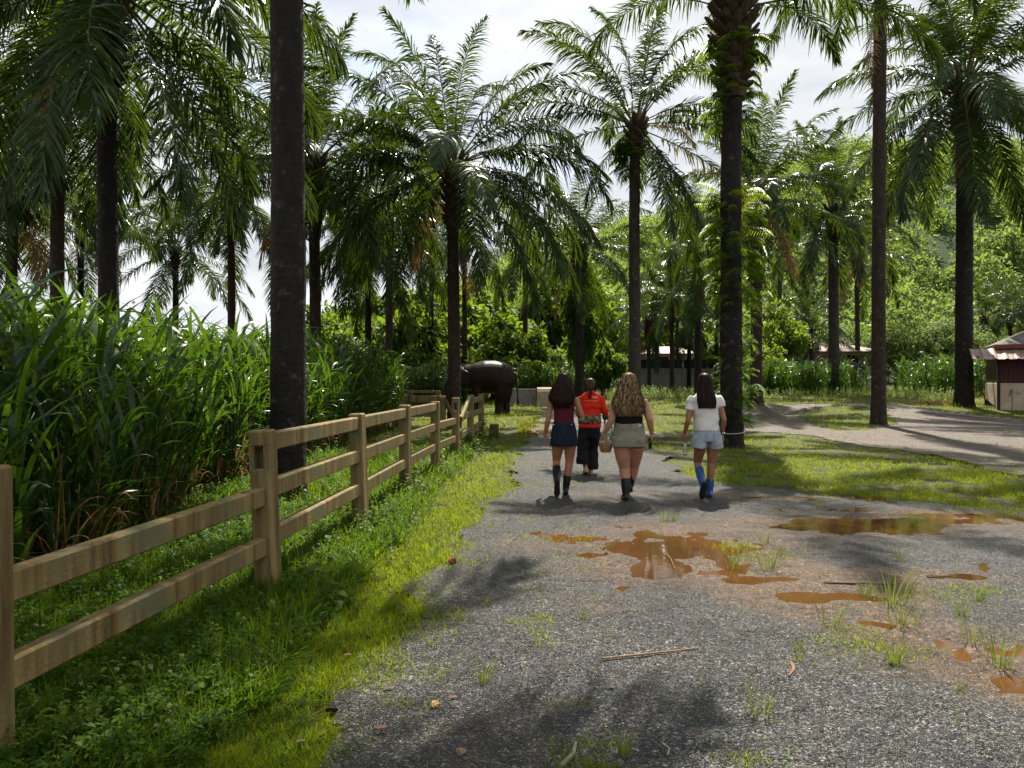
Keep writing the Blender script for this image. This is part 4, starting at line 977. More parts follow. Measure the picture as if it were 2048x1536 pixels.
# ------------------------------------------------------------------ hut at the yard's edge
M['cream'] = plain('cream plaster', (.50, .42, .30), .8, .2, col2=(.40, .30, .19), nscale=1.6, bump=.15)
M['redwood'] = plain('dark red boards', (.065, .014, .012), .6, .3, col2=(.04, .010, .009), nscale=5, stretch=(8, 8, 1))
M['fascia'] = plain('brown fascia', (.16, .045, .025), .6, .3, col2=(.11, .035, .02), nscale=4)
M['shingle'] = plain('grey roof', (.11, .095, .085), .7, .3, col2=(.07, .06, .055), nscale=6, bump=.4)
M['sheet'] = plain('brown metal sheet', (.30, .20, .17), .42, .5, col2=(.22, .13, .10), nscale=2.5)
M['white'] = plain('white plaster', (.62, .61, .58), .7, .3, col2=(.50, .49, .45), nscale=2)
M['greywall'] = plain('grey render', (.33, .34, .34), .8, .2, col2=(.25, .25, .25), nscale=1.2)
M['glassdark'] = plain('dark window glass', (.02, .024, .028), .12, .6)
d = 33.0; hx = at(1998, 800, d).x; hz = Hz(hx, d); HW = 5.2; HD = 4.2
hut = empty('hut', (hx, d, hz), 'cream and dark red hut with lean-to metal roof at the yard edge', 'hut', rz=R(-26))
def hbox(name, mat, c, s, bev=.01, parent=None):
    mb = MB(); mb.bbox(c, s, bev); return mb.build(name, mat, parent or hut)
hbox('wall', M['cream'], (HW / 2, HD / 2, .58), (HW, HD, 1.26), .02)
up = hbox('upper_wall', M['fascia'], (HW / 2, HD / 2, 1.92), (HW - .1, HD - .1, 1.42), .01)
pl = MB(); pl.bbox((0, 0, 0), (.165, .03, 1.36), .006); plm = pl.mesh('board', M['redwood'])
for i in range(30):
    o = obj('board', plm, hut); o.location = (.10 + i * .172, .02, 1.90)
for i in range(24):
    o = obj('board', plm, hut); o.location = (.03, .10 + i * .172, 1.90); o.rotation_euler = (0, 0, R(90))
hbox('corner_post', M['dark'], (-.02, -.02, 1.25), (.12, .12, 2.6))
# lean-to roof sheets over the front
sm = MB(); v_ = []; n = 6
for i in range(n + 1):
    x = i / n * .42; z = .03 if i in (0, 1, n) else 0
    v_.append((x, z))
pv = [(x, 0, z) for x, z in v_] + [(x, 1.05, z + .50) for x, z in v_] + [(x, 0, z - .012) for x, z in v_] + [(x, 1.05, z + .488) for x, z in v_]
m1 = n + 1; fcs = [(i, i + 1, m1 + i + 1, m1 + i) for i in range(n)] + [(2 * m1 + i, 3 * m1 + i, 3 * m1 + i + 1, 2 * m1 + i + 1) for i in range(n)] + [(i, 2 * m1 + i, 2 * m1 + i + 1, i + 1) for i in range(n)] + [(m1 + i, m1 + i + 1, 3 * m1 + i + 1, 3 * m1 + i) for i in range(n)]
sm.add(pv, fcs); smm = sm.mesh('roof_sheet', M['sheet'])
lt = hbox('lean_to_roof', M['fascia'], (HW / 2 - .3, -.05, 2.62), (HW + 1.0, .08, .08))
for i in range(15):
    o = obj('roof_sheet', smm, lt); o.location = (-1.15 + i * .424, -1.05, 2.27)
hbox('rafter', M['dark'], (-.9, -.5, 2.40), (.06, 1.0, .06))
# upper roof
mb = MB(); e = .75; zt = 2.95; A = [(-e + .6, -.2, zt), (HW + e, -.2, zt), (HW + e, HD + e, zt), (-e + .6, HD + e, zt)]; B_ = [(1.9, HD / 2, 3.95), (HW - 1.4, HD / 2, 3.95)]
mb.add(A + B_, [(0, 1, 5, 4), (1, 2, 5), (2, 3, 4, 5), (3, 0, 4), (3, 2, 1, 0)])
rf = mb.build('roof', M['shingle'], hut); hbox('fascia_board', M['fascia'], (HW / 2 + .3, -.23, 2.86), (HW + 1.0, .05, .20), .008, rf); hbox('side_fascia', M['fascia'], (-.17, HD / 2 + .3, 2.86), (.05, HD + .9, .20), .008, rf)
hbox('gable_wall', M['cream'], (HW / 2, HD / 2, 2.72), (HW - .2, HD - .2, .30))
# dark smeared drawing on the plaster
M['paint'] = plain('faded blue-grey paint', (.12, .15, .19), .8)
mb = MB()
for pts in ([(.42, .62), (.46, .80), (.50, .95), (.50, .55), (.50, .2), (.49, .0)], [(.62, .78), (.74, .80), (.84, .76)], [(.64, .70), (.76, .71), (.86, .68)], [(.90, .86), (1.02, .90), (1.12, .80), (1.10, .68), (.98, .62)], [(.36, .60), (.42, .72), (.44, .9)]):
    mb.tube([(x, -.012, z) for x, z in pts], [(.018, .006)] * len(pts), 6, ref=(1, 0, 0))
mb.build('painted_mark', M['paint'], hut)
# broom leaning on the big drooping palm
root, pl_, hl, rl = PALMS['L']
a = Vector((pl_.x + rl + .05, pl_.y - .12, pl_.z + 1.45)); b = at(1971, 803, pl_.y - .6); b.z = Hz(b.x, b.y) + .34
br = empty('broom', (b.x, b.y, Hz(b.x, b.y)), 'twig broom leaning against the trunk of the big drooping palm', 'broom')
mb = MB(); mb.tube([a - br.location, b - br.location], .022, 8); mb.build('handle', M['wood_bark'], br)
mb = MB(); dv = (b - a).normalized(); g2 = random.Random(4)
for i in range(60):
    e = b + dv * .34 + Vector((g2.uniform(-.20, .30), g2.uniform(-.15, .15), 0)); e.z = max(e.z, br.location.z + .01); mb.tube([b - br.location - dv * .08, (b + e) / 2 - br.location, e - br.location], [.010, .008, .003], 4)
mb.build('bristles', M['dark'], br)
# brush heap by the road
g2 = np.random.default_rng(77); hp = ground_at(1868, 806); k = 240
Pn = np.stack([hp.x + g2.normal(size=k) * .9, hp.y + g2.normal(size=k) * .5, hp.z + np.abs(g2.normal(size=k)) * .13], -1); Dn = g2.normal(size=(k, 3)) * np.array([1, .7, .25]); Dn /= np.linalg.norm(Dn, axis=1)[:, None]
P3 = np.stack([Pn - Dn * .3, Pn, Pn + Dn * .3], 1); W3 = np.cross(Dn, [0, 0, 1.])[:, None, :] * np.array([.01, .02, .004])[None, :, None]
V, Q = strips(P3, W3); obj('brush_heap', np_mesh('brush_heap', V, Q, mat=M['frond_dry']), label='low heap of dry brush on the grass beside the road', cat='brush heap')

# ------------------------------------------------------------------ houses and wall beyond the grove
def house(px0, px1, d, wall_top, roof_top, mat, label, wins, band=None, roof='shingle'):
    x0, x1 = at(px0, 0, d).x, at(px1, 0, d).x; zb = Hz((x0 + x1) / 2, d); W_ = x1 - x0; zt = EYE + (HY - wall_top) / FPX * d - zb; zr = EYE + (HY - roof_top) / FPX * d - zb; D_ = 7.0
    h = empty('house', ((x0 + x1) / 2, d, zb), label, 'house')
    def b_(n, m, c, s, par=None):
        mb = MB(); mb.bbox(c, s, .01); return mb.build(n, m, par or h)
    b_('wall', mat, (0, D_ / 2, zt / 2 - .1), (W_, D_, zt + .2))
    if band: b_('lower_wall', M['white'], (0, -.03, band / 2), (W_ - .1, .06, band)); b_('ledge', M['fascia'], (0, -.06, band + .06), (W_ + .1, .16, .10))
    e = .8; mb = MB()
    mb.add([(-W_ / 2 - e, -e, zt), (W_ / 2 + e, -e, zt), (W_ / 2 + e, D_ + e, zt), (-W_ / 2 - e, D_ + e, zt), (-W_ * .28, D_ * .5, zr), (W_ * .28, D_ * .5, zr)], [(0, 1, 5, 4), (1, 2, 5), (2, 3, 4, 5), (3, 0, 4), (3, 2, 1, 0)])
    rf = mb.build('roof', M[roof], h); b_('fascia_board', M['fascia'], (0, -e - .02, zt - .08), (W_ + 2 * e, .06, .24), rf); b_('soffit_trim', M['white'], (0, -e + .06, zt - .24), (W_ + 1.8 * e, .05, .07), rf)
    for (wx, wz, ww, wh, kind) in wins:
        x = at(wx, 0, d).x - h.location.x; z = EYE + (HY - wz) / FPX * d - zb
        w_ = b_('door' if kind == 'd' else 'window', M['white'], (x, -.085 if band else -.03, z), (ww + .16, .08, wh + .16)); b_('pane', M['glassdark'] if kind != 'd' else M['white'], (x, -.13 if band else -.075, z), (ww, .02, wh), w_)
    return h
house(1608, 1748, 64, 704, 682, M['greywall'], 'low grey house with brown roof behind the trees', [(1706, 714, 1.2, .9, 'w'), (1628, 714, 1.0, .8, 'w'), (1624, 745, .9, 1.1, 'w'), (1655, 747, .7, 1.6, 'd'), (1690, 747, .9, 1.1, 'w'), (1722, 745, .8, 1.1, 'w')], band=1.5, roof='sheet')
house(1300, 1385, 78, 708, 690, M['white'], 'small white house with pale red roof beyond the perimeter wall', [(1326, 718, 1.2, 1.0, 'w'), (1352, 718, 1.2, 1.0, 'w'), (1374, 718, 1.0, 1.0, 'w')], roof='sheet')
# lattice panel above the grey house
ltx = at(1684, 0, 63.5); lat = empty('roof_lattice', (ltx.x, 63.5, EYE + (HY - 692) / FPX * 63.5), 'white lattice frame standing on the grey house roof', 'lattice')
for i in range(6):
    mb = MB(); mb.box((-.5 + i * .22, 0, .30), (.05, .05, .90)); mb.build('bar', M['white'], lat)
for i in range(4):
    mb = MB(); mb.box((.05, .03, .0 + i * .22), (1.3, .05, .05)); mb.build('bar', M['white'], lat)
# perimeter wall: cast panels between posts, mesh fence on top
d = 60.0; x0, x1 = at(1270, 0, d).x, at(1560, 0, d).x; zb = Hz(15, d); zt = EYE + (HY - 738) / FPX * d - zb
pw = empty('perimeter_wall', (x0, d, zb), 'grey concrete perimeter wall with dark mesh fence behind the grove', 'wall')
npan = 12; pwid = (x1 - x0) / npan
mb = MB(); mb.bbox((0, 0, zt / 2), (pwid - .14, .10, zt + .1), .01); pm = mb.mesh('panel', M['concrete_grey']); mb = MB(); mb.bbox((0, 0, zt / 2 + .03), (.15, .2, zt + .2), .01); qm = mb.mesh('pillar', M['concrete_grey']); mb = MB(); mb.bbox((0, 0, .40), (pwid - .06, .04, .80), .005); sm_ = mb.mesh('mesh_panel', plain('dark shade mesh', (.022, .024, .03), .9))
for i in range(npan):
    o = obj('panel', pm, pw); o.location = (pwid * (i + .5), 0, 0)
    o = obj('pillar', qm, pw); o.location = (pwid * i, -.02, 0)
    if i < 7: o = obj('mesh_panel', sm_, pw); o.location = (pwid * (i + .5), .12, zt - .02)

# ------------------------------------------------------------------ people walking away along the path
def skin(name, c, c2): return plain(name, c, .48, .4, col2=c2, nscale=9)
M['skin_a'] = skin('skin warm', (.36, .165, .085), (.30, .135, .068)); M['skin_b'] = skin('skin tan', (.29, .14, .075), (.25, .115, .06))
M['skin_c'] = skin('skin fair', (.42, .21, .12), (.35, .165, .09)); M['skin_d'] = skin('skin deep tan', (.30, .13, .065), (.24, .10, .05))
def cloth(name, c, c2, rough=.85, ns=12, bump=.5, bs=9, stretch=(1, 1, .5)): return plain(name, c, rough, .08, col2=c2, nscale=ns, bump=bump, bscale=bs, stretch=stretch)
def hair_mat(name, cols):
    m = leaf_mat(name, cols, cols[-1], .18, .45, .10); return m

def hand(mb, wr, dr, nrm, side, curl=.35, s=1.0):
    """wrist point, direction of the fingers, palm normal, side = direction the thumb leaves"""
    dr = Vector(dr).normalized(); nrm = Vector(nrm); nrm = (nrm - dr * nrm.dot(dr)).normalized(); ac = dr.cross(nrm)
    if ac.dot(Vector(side)) < 0: ac = -ac
    wr = Vector(wr); kn = wr + dr * .085 * s
    mb.tube([wr - dr * .015, wr + dr * .03 * s, kn, kn + dr * .008], [(.017 * s, .024 * s), (.016 * s, .036 * s), (.014 * s, .040 * s), (.010 * s, .036 * s)], 12, ref=nrm)
    for i, (o, L_) in enumerate(((.030, .070), (.010, .080), (-.011, .074), (-.031, .058))):
        p = kn + ac * o * s - dr * .01; pts = [p]; d_ = (dr + ac * o * .9).normalized()
        for j, f in enumerate((.45, .32, .25)):
            q = curl * (.6 + .5 * j); d_ = (d_ * math.cos(q) + nrm * math.sin(q)).normalized(); p = p + d_ * L_ * f * s; pts.append(p)
        mb.tube(pts, [.0095 * s, .009 * s, .0085 * s, .0072 * s], 8)
    t0 = wr + dr * .025 * s + ac * .026 * s
    mb.tube([t0, t0 + (dr * .5 + ac * .75 + nrm * .25).normalized() * .036 * s, t0 + (dr * .5 + ac * .75 + nrm * .25).normalized() * .036 * s + (dr * .85 + ac * .2 + nrm * .35).normalized() * .045 * s], [.013 * s, .011 * s, .008 * s], 8)

def boot(root, top, ankle, fd, down, mat, solemat, name='boot', r=.056, low=False):
    top, ankle, fd, down = Vector(top), Vector(ankle), Vector(fd).normalized(), Vector(down).normalized()
    mb = MB()
    if not low: mb.tube([top, top.lerp(ankle, .5), ankle, ankle + down * .03], [r * 1.08, r * 1.02, r * .84, r * .8], 16)
    h = ankle + down * .045
    mb.tube([h - fd * .075, h - fd * .055, h, h + fd * .07 + down * .008, h + fd * .14 + down * .014, h + fd * .178 + down * .016, h + fd * .19 + down * .018], [(.012, .012), (.040, .033), (.048, .036), (.042, .040), (.034, .042), (.022, .028), (.006, .008)], 16, ref=down)
    b = mb.remesh(name, mat, .009, 3, root)
    mb = MB(); s = ankle + down * .088
    mb.tube([s - fd * .082, s - fd * .06, s, s + fd * .07, s + fd * .14, s + fd * .185, s + fd * .20], [(.010, .010), (.013, .036), (.011, .036), (.011, .041), (.011, .044), (.011, .030), (.008, .008)], 14, ref=down)
    mb.build('sole', solemat, b, True)
    return b

def hair(root, secs, n, mat, seed, wave=.012, freq=26., wd=.007, a0=-3.6, a1=.45, zvar=.06, inner=.93, curl=0.0, name='hair'):
    """secs (z, cx, cy, rx, ry) top to bottom; locks run down the envelope between angles a0..a1 (-pi/2 = back)"""
    g = np.random.default_rng(seed)
    mb = MB(); mb.loftz([(z, cx, cy, rx * inner, ry * inner) for z, cx, cy, rx, ry in reversed(secs)], 20)
    core = mb.remesh(name, mat, .014, 2, root)
    S = np.array(secs); zz = S[::-1, 0]; m = 30
    a = g.uniform(a0, a1, n); end = S[-1, 0] + zvar * g.random(n) - .02; ztop = S[0, 0] - (S[0, 0] - S[1, 0]) * g.random(n) * .6
    t = np.linspace(0, 1, m)[None, :]; Z = ztop[:, None] * (1 - t) + end[:, None] * t
    I = lambda c: np.interp(Z, zz, S[::-1, c])
    ph = g.uniform(0, 6.28, n)[:, None]; am = wave * (.4 + .9 * g.random(n))[:, None] * np.clip((S[0, 0] - Z) * 5, .1, 1)
    rr = .955 + .07 * g.random(n)[:, None] + am * 4 * np.sin(Z * freq * 1.13 + ph * 1.7)
    A = a[:, None] + g.normal(size=(n, 1)) * .12 * t
    X = I(1) + I(3) * rr * np.cos(A) + am * np.sin(Z * freq + ph) * np.abs(np.sin(A)) ; Y = I(2) + I(4) * rr * np.sin(A) + am * np.sin(Z * freq + ph) * np.abs(np.cos(A))
    P = np.stack([X, Y, Z], -1)
    Wt = np.stack([-np.sin(A) * I(3), np.cos(A) * I(4), 0 * A], -1); Wt /= np.linalg.norm(Wt, axis=-1)[..., None]
    Wd = Wt * (wd * (.6 + .8 * g.random(n))[:, None] * np.interp(t, [0, .1, .8, 1], [.5, 1, 1, .15]))[..., None]
    V, Q = strips(P, Wd)
    obj('locks', np_mesh('locks', V, Q, mat=mat, smooth=True), core)
    return core

def head(mb, c, s=1.0):
    c = Vector(c)
    mb.ell(c, (.072 * s, .092 * s, .108 * s)); mb.ell(c + Vector((0, .02, -.055)), (.056 * s, .07 * s, .065 * s))
    mb.tube([c + Vector((0, .085, .01)), c + Vector((0, .112, -.018)), c + Vector((0, .09, -.03))], [.009, .013, .01], 8)
    for s_ in (-1, 1): mb.ell(c + Vector((s_ * .075, -.005, -.012)), (.012, .022, .032))
    mb.ell(c + Vector((0, .088, -.062)), (.024, .010, .008))

def face(root, c):
    c = Vector(c)
    for s_ in (-1, 1):
        mb = MB(); mb.ell(c + Vector((s_ * .030, .082, .012)), (.012, .010, .007)); mb.build('eye', M['white'], root, True)

def limb(mb, pts, rad, n=14): mb.tube(pts, rad, n, ref=(1, 0, 0))

def smooth_limb(a, b, c, r):
    """joint-to-joint limb with extra points for taper: r = radii at a, mid, b, mid2, c"""
    a, b, c = Vector(a), Vector(b), Vector(c)
    return [a, a.lerp(b, .5), b, b.lerp(c, .35), c], [r[0], r[1], r[2], r[3], r[4]]

def frame(px, py, d):
    """local coordinates in metres of a photo pixel on the person's vertical plane"""
    s = d / FPX
    return lambda x, y, dy=0.0: Vector(((x - px) * s, dy, (py - y) * s))

M['rubber'] = plain('black rubber', (.010, .010, .011), .30, .3); M['rubber_blue'] = plain('blue rubber', (.016, .055, .19), .28, .5, col2=(.022, .07, .22), nscale=5)
M['sole'] = plain('boot sole', (.02, .017, .016), .8, .2)

def wrinkle(o, amp=.006, f=26.0, seed=0):
    """press soft diagonal folds into a garment"""
    me = o.data; n = len(me.vertices); co = np.empty(n * 3); no = np.empty(n * 3); me.vertices.foreach_get('co', co); me.vertices.foreach_get('normal', no)
    co = co.reshape(-1, 3); no = no.reshape(-1, 3)
    a = fbm(co[:, 0] * 6 + seed, co[:, 2] * 6 + co[:, 1] * 3, 180, 3) - .5
    k = np.sin((co[:, 2] + co[:, 0] * .45 * np.sign(co[:, 1] + .01)) * f + a * 9 + seed) * (.4 + 1.2 * vnoise(co[:, 0] * 5 + 9, co[:, 2] * 5 + seed, 190)) + a * 2.2
    me.vertices.foreach_set('co', (co + no * (amp * k)[:, None]).ravel()); me.update()
    return o

# -- woman in the maroon camisole
d = 10.2; f = frame(1124, 991, d)
p1 = empty('person', ((1124 - CX) / FPX * d, d, 0), 'woman with dark wavy hair, maroon top, navy denim skirt, black rubber boots', 'person')
mb = MB(); hc = f(1128, 763); hc.y = .02
head(mb, hc)
limb(mb, [f(1127, 795), f(1127, 783), hc + Vector((0, -.01, -.05))], [.058, .05, .048])
mb.loftz([(f(0, 895).z, .03, 0, .15, .11), (f(0, 880).z, .03, 0, .168, .115), (f(0, 862).z, .03, 0, .155, .105), (f(0, 845).z, .025, 0, .13, .09), (f(0, 828).z, .025, 0, .13, .09), (f(0, 812).z, .025, 0, .145, .095), (f(0, 800).z, .025, 0, .16, .09), (f(0, 793).z, .025, 0, .145, .075), (f(0, 787).z, .025, 0, .09, .06)])
limb(mb, *smooth_limb(f(1103, 799), f(1095, 845, -.03), f(1090, 874, .05), (.050, .042, .036, .034, .024)))
hand(mb, f(1090, 875, .05), (0.02, .12, -1), (.9, .2, 0), (0, 1, 0), .3)
limb(mb, *smooth_limb(f(1150, 798), f(1163, 832, -.02), f(1152, 818, .24), (.050, .043, .038, .036, .026)))
hand(mb, f(1152, 818, .25), (-.5, .8, .25), (-.6, -.3, -.6), (0, 0, 1), .5)
lk, la = f(1114, 926, .12), f(1112, 960, -.20)
limb(mb, *smooth_limb(f(1116, 885), lk, la, (.090, .078, .056, .055, .040)), n=16)
rk, ra = f(1139, 926, .03), f(1132, 979, .02)
limb(mb, *smooth_limb(f(1141, 885), rk, ra, (.090, .080, .057, .056, .040)), n=16)
mb.remesh('body', M['skin_a'], .0078, 4, p1); face(p1, hc)
boot(p1, lk.lerp(la, .32), la, (0, .42, -.9), (0, -.9, -.42), M['rubber'], M['sole'])
boot(p1, rk.lerp(ra, .50), f(1132, 978, .02), (.05, 1, 0), (0, 0, -1), M['rubber'], M['sole'])
mb = MB(); mb.loftz([(f(0, 853).z, .03, 0, .155, .112), (f(0, 845).z, .027, 0, .142, .102), (f(0, 830).z, .026, 0, .138, .099), (f(0, 815).z, .026, 0, .150, .106), (f(0, 808).z, .026, 0, .158, .106), (f(0, 804).z, .026, 0, .152, .10)])
cam_top = mb.build('top', cloth('maroon knit', (.105, .016, .028), (.075, .012, .02), ns=20, bump=.9, bs=6, stretch=(.3, .3, 9)), p1, True)
for x in (1113, 1144):
    mb = MB(); mb.tube([f(x, 806, -.095), f(x, 796, -.088), f(x, 789, -.05), f(x, 788, .0), f(x, 797, .07)], [(.005, .009)] * 5, 6); mb.build('strap', cam_top.data.materials[0], cam_top)
mb = MB(); mb.loftz([(f(0, 893).z, .028, .0, .192, .152), (f(0, 892).z, .028, .0, .196, .155), (f(0, 880).z, .028, 0, .190, .145), (f(0, 865).z, .028, 0, .180, .132), (f(0, 852).z, .028, 0, .160, .118), (f(0, 846).z, .027, 0, .150, .112)])
sk = mb.build('skirt', cloth('navy denim', (.010, .016, .026), (.016, .024, .036), ns=30, bump=.25), p1, True)
for x in (1107, 1142):
    mb = MB(); mb.ell(f(x, 850, -.118), (.008, .006, .008), 10, 6); mb.build('button', plain('steel', (.6, .6, .6), .3, metal=1.0), sk, True)
M['hair_dark'] = hair_mat('dark hair', [(.010, .006, .005), (.022, .012, .008), (.05, .022, .012)])
hair(p1, [(f(0, 747).z, .03, .0, .03, .035), (f(0, 750).z, .03, -.005, .075, .085), (f(0, 758).z, .028, -.01, .096, .112), (f(0, 770).z, .015, -.02, .118, .115), (f(0, 783).z, .0, -.05, .155, .10), (f(0, 796).z, -.01, -.075, .175, .085), (f(0, 806).z, -.005, -.085, .150, .07), (f(0, 816).z, .01, -.085, .095, .045)], 1100, M['hair_dark'], 1, .020, 34, .006, zvar=.14, inner=.88)

# -- person in the red printed shirt
d = 12.5; f = frame(1180, 951, d)
p2 = empty('person', ((1180 - CX) / FPX * d, d, 0), 'person with ponytail in red long-sleeved shirt and wide black trousers', 'person')
mb = MB(); hc = f(1181, 772); hc.y = .03; head(mb, hc)
limb(mb, [f(1182, 792), f(1182, 784), hc + Vector((0, -.01, -.05))], [.062, .052, .05])
mb.loftz([(f(0, 865).z, .0, 0, .15, .11), (f(0, 845).z, .0, 0, .15, .10), (f(0, 820).z, .01, 0, .145, .095), (f(0, 803).z, .02, 0, .165, .10), (f(0, 794).z, .02, 0, .15, .08), (f(0, 788).z, .02, 0, .09, .06)])
limb(mb, *smooth_limb(f(1203, 798), f(1209, 824, -.03), f(1211, 842, .08), (.05, .042, .036, .034, .026))); hand(mb, f(1211, 843, .08), (0, .2, -1), (-.9, .2, 0), (0, 1, 0), .35)
limb(mb, *smooth_limb(f(1161, 798), f(1156, 824, .03), f(1160, 842, .18), (.05, .042, .036, .034, .026))); hand(mb, f(1160, 843, .18), (0, .5, -.9), (.9, .2, 0), (0, 1, 0), .35)
limb(mb, *smooth_limb(f(1170, 865), f(1166, 905, -.02), f(1170, 939, -.12), (.09, .075, .055, .05, .038))); limb(mb, *smooth_limb(f(1188, 865), f(1184, 905, .10), f(1182, 942, .0), (.09, .075, .055, .05, .038)))
mb.remesh('body', M['skin_b'], .009, 4, p2); face(p2, hc)
for a_, yy in ((f(1170, 936, -.12), 0), (f(1182, 942, .0), 0)):
    a_ = Vector(a_)
    sole_z = .088 if a_.z < .09 else a_.z
    boot(p2, a_, (a_.x, a_.y, max(a_.z, .092)), (0, .96, -.28) if a_.z > .11 else (0, 1, 0), (0, -.28, -.96) if a_.z > .11 else (0, 0, -1), plain('tan slipper', (.42, .29, .13), .7), plain('slipper sole', (.35, .24, .11), .8), 'slipper', low=True)
mb = MB()
mb.loftz([(f(0, 858).z, -.005, 0, .197, .138), (f(0, 850).z, -.005, 0, .192, .134), (f(0, 836).z, .0, 0, .180, .124), (f(0, 822).z, .01, 0, .176, .120), (f(0, 806).z, .018, 0, .188, .118), (f(0, 797).z, .02, 0, .182, .100), (f(0, 791).z, .02, 0, .14, .085), (f(0, 787).z, .02, 0, .075, .068)])
limb(mb, *smooth_limb(f(1202, 797), f(1209, 823, -.03), f(1211, 835, .04), (.050, .056, .055, .054, .050))); limb(mb, *smooth_limb(f(1162, 797), f(1156, 823, .03), f(1160, 836, .14), (.050, .056, .055, .054, .050)))
sh = mb.remesh('shirt', cloth('red cotton', (.62, .030, .012), (.50, .02, .010), ns=5, bump=.6, bs=5), p2 and .011, 4, p2)
wrinkle(sh, .006, 30, 5)
def band_mat():
    m, n, l, p, o = new_mat('printed border'); t = n.new('ShaderNodeTexCoord')
    v = n.new('ShaderNodeTexVoronoi'); v.inputs['Scale'].default_value = 26; l.new(t.outputs['Object'], v.inputs['Vector']); s_ = n.new('ShaderNodeSeparateColor'); l.new(v.outputs['Color'], s_.inputs['Color'])
    rp = ramp(n, [(0, (.03, .045, .03)), (.35, (.12, .11, .06)), (.6, (.30, .25, .15)), (.75, (.35, .03, .03)), (.9, (.05, .04, .03))], 'CONSTANT'); l.new(s_.outputs['Red'], rp.inputs['Fac']); l.new(rp.outputs['Color'], p.inputs['Base Color']); p.inputs['Roughness'].default_value = .85
    return m
mb = MB(); mb.loftz([(f(0, 850.5).z, -.005, 0, .199, .141), (f(0, 836).z, 0, 0, .187, .131), (f(0, 832).z, .003, 0, .184, .128)], 32); mb.build('printed_band', band_mat(), sh, True)
mb = MB(); mb.tube([f(1211, 833, .02), f(1212, 840, .065)], [.055, .052], 14); mb.build('cuff', plain('green cuff', (.02, .035, .02), .8), sh, True)
# white print on the back
cu = bpy.data.curves.new('print', 'FONT'); cu.body = 'TIM'; cu.size = .062; cu.extrude = .001; cu.align_x = 'LEFT'
to = bpy.data.objects.new('tmp', cu); C.objects.link(to); me = bpy.data.meshes.new_from_object(to.evaluated_get(bpy.context.evaluated_depsgraph_get())); C.objects.unlink(to); bpy.data.objects.remove(to)
me.materials.clear(); me.materials.append(M['white'])
o = obj('lettering', me, sh); q = f(1181.5, 800.5); o.location = (q.x, -.119, q.z); o.rotation_euler = (R(90), 0, 0)
mb = MB(); g2 = random.Random(3); x = f(1168, 0).x
while x < f(1193, 0).x:
    w_ = g2.uniform(.006, .02); mb.box((x + w_ / 2, -.1215, f(0, 804.5).z), (w_, .002, .008)); x += w_ + .005
mb.build('small_print', plain('pale print', (.55, .35, .30), .8), sh)
mb = MB()
for hx_, kx, ax, ky, ay in ((1169, 1166, 1163, -.02, -.10), (1189, 1187, 1184, .10, .0)):
    hm = 930 if hx_ == 1169 else 941
    mb.tube([f(hx_, 857), f(hx_ - 1, 875, .01), f(kx, 900, ky), f(ax, hm - 6, ay), f(ax, hm, ay)], [(.105, .115), (.108, .115), (.098, .105), (.108, .112), (.106, .110)], 18, ref=(1, 0, 0))
mb.loftz([(f(0, 880).z, -.0, 0, .165, .118), (f(0, 866).z, -.0, 0, .18, .128), (f(0, 855).z, -.0, 0, .17, .12)])
tz = mb.remesh('trousers', cloth('black cotton', (.010, .010, .011), (.016, .015, .016), ns=4, bump=.8, bs=4), .013, 4, p2)
wrinkle(tz, .007, 16, 6)
hair(p2, [(f(0, 759.5).z, .008, .02, .03, .04), (f(0, 762).z, .008, .02, .07, .085), (f(0, 768).z, .008, .015, .088, .105), (f(0, 776).z, .008, .01, .085, .100), (f(0, 783).z, .008, -.015, .055, .06)], 350, hair_mat('brown hair', [(.03, .018, .012), (.06, .035, .02), (.14, .08, .05)]), 2, .003, 20, .006, zvar=.02)
mb = MB(); mb.tube([f(1181, 783, -.06), f(1180, 789, -.11), f(1178, 796, -.135), f(1178, 800, -.14)], [.030, .026, .026, .008], 12); mb.build('ponytail', M['hair_dark'], p2, True)

# -- woman with long blonde curls
d = 9.75; f = frame(1259, 1003, d)
p3 = empty('person', ((1259 - CX) / FPX * d, d, 0), 'woman with long blonde curls, black top, khaki shorts, black rubber boots', 'person')
mb = MB(); hc = f(1257, 765); hc.y = .02; head(mb, hc, 1.02)
limb(mb, [f(1257, 800), f(1257, 787), hc + Vector((0, -.01, -.05))], [.064, .056, .054])
mb.loftz([(f(0, 893).z, -.01, 0, .12, .10), (f(0, 885).z, -.01, 0, .19, .14), (f(0, 865).z, -.01, 0, .195, .135), (f(0, 848).z, -.01, 0, .175, .12), (f(0, 830).z, -.008, 0, .175, .12), (f(0, 814).z, -.008, 0, .185, .122), (f(0, 802).z, -.005, 0, .195, .115), (f(0, 794).z, -.005, 0, .17, .09), (f(0, 787).z, -.005, 0, .09, .07)])
limb(mb, *smooth_limb(f(1231, 804), f(1222, 843, -.05), f(1209, 869, .02), (.062, .056, .048, .045, .030))); hand(mb, f(1209, 870, .02), (-.05, .15, -1), (.9, .25, 0), (0, 1, 0), .75)
limb(mb, *smooth_limb(f(1286, 804), f(1298, 843, -.05), f(1304, 870, .02), (.062, .056, .048, .045, .030))); hand(mb, f(1304, 871, .02), (-.02, .12, -1), (-.9, .25, 0), (0, 1, 0), .45)
lk, la = f(1250, 940, .03), f(1251, 989, -.04); rk, ra = f(1272, 938, .16), f(1266, 975, .22)
limb(mb, *smooth_limb(f(1243, 893), lk, la, (.115, .104, .074, .072, .050)), n=16); limb(mb, *smooth_limb(f(1272, 893), rk, ra, (.115, .100, .072, .070, .048)), n=16)
mb.remesh('body', M['skin_c'], .0078, 4, p3); face(p3, hc)
boot(p3, f(1251, 959, -.01), f(1251, 990, -.04), (-.06, 1, 0), (0, 0, -1), M['rubber'], M['sole'], r=.062)
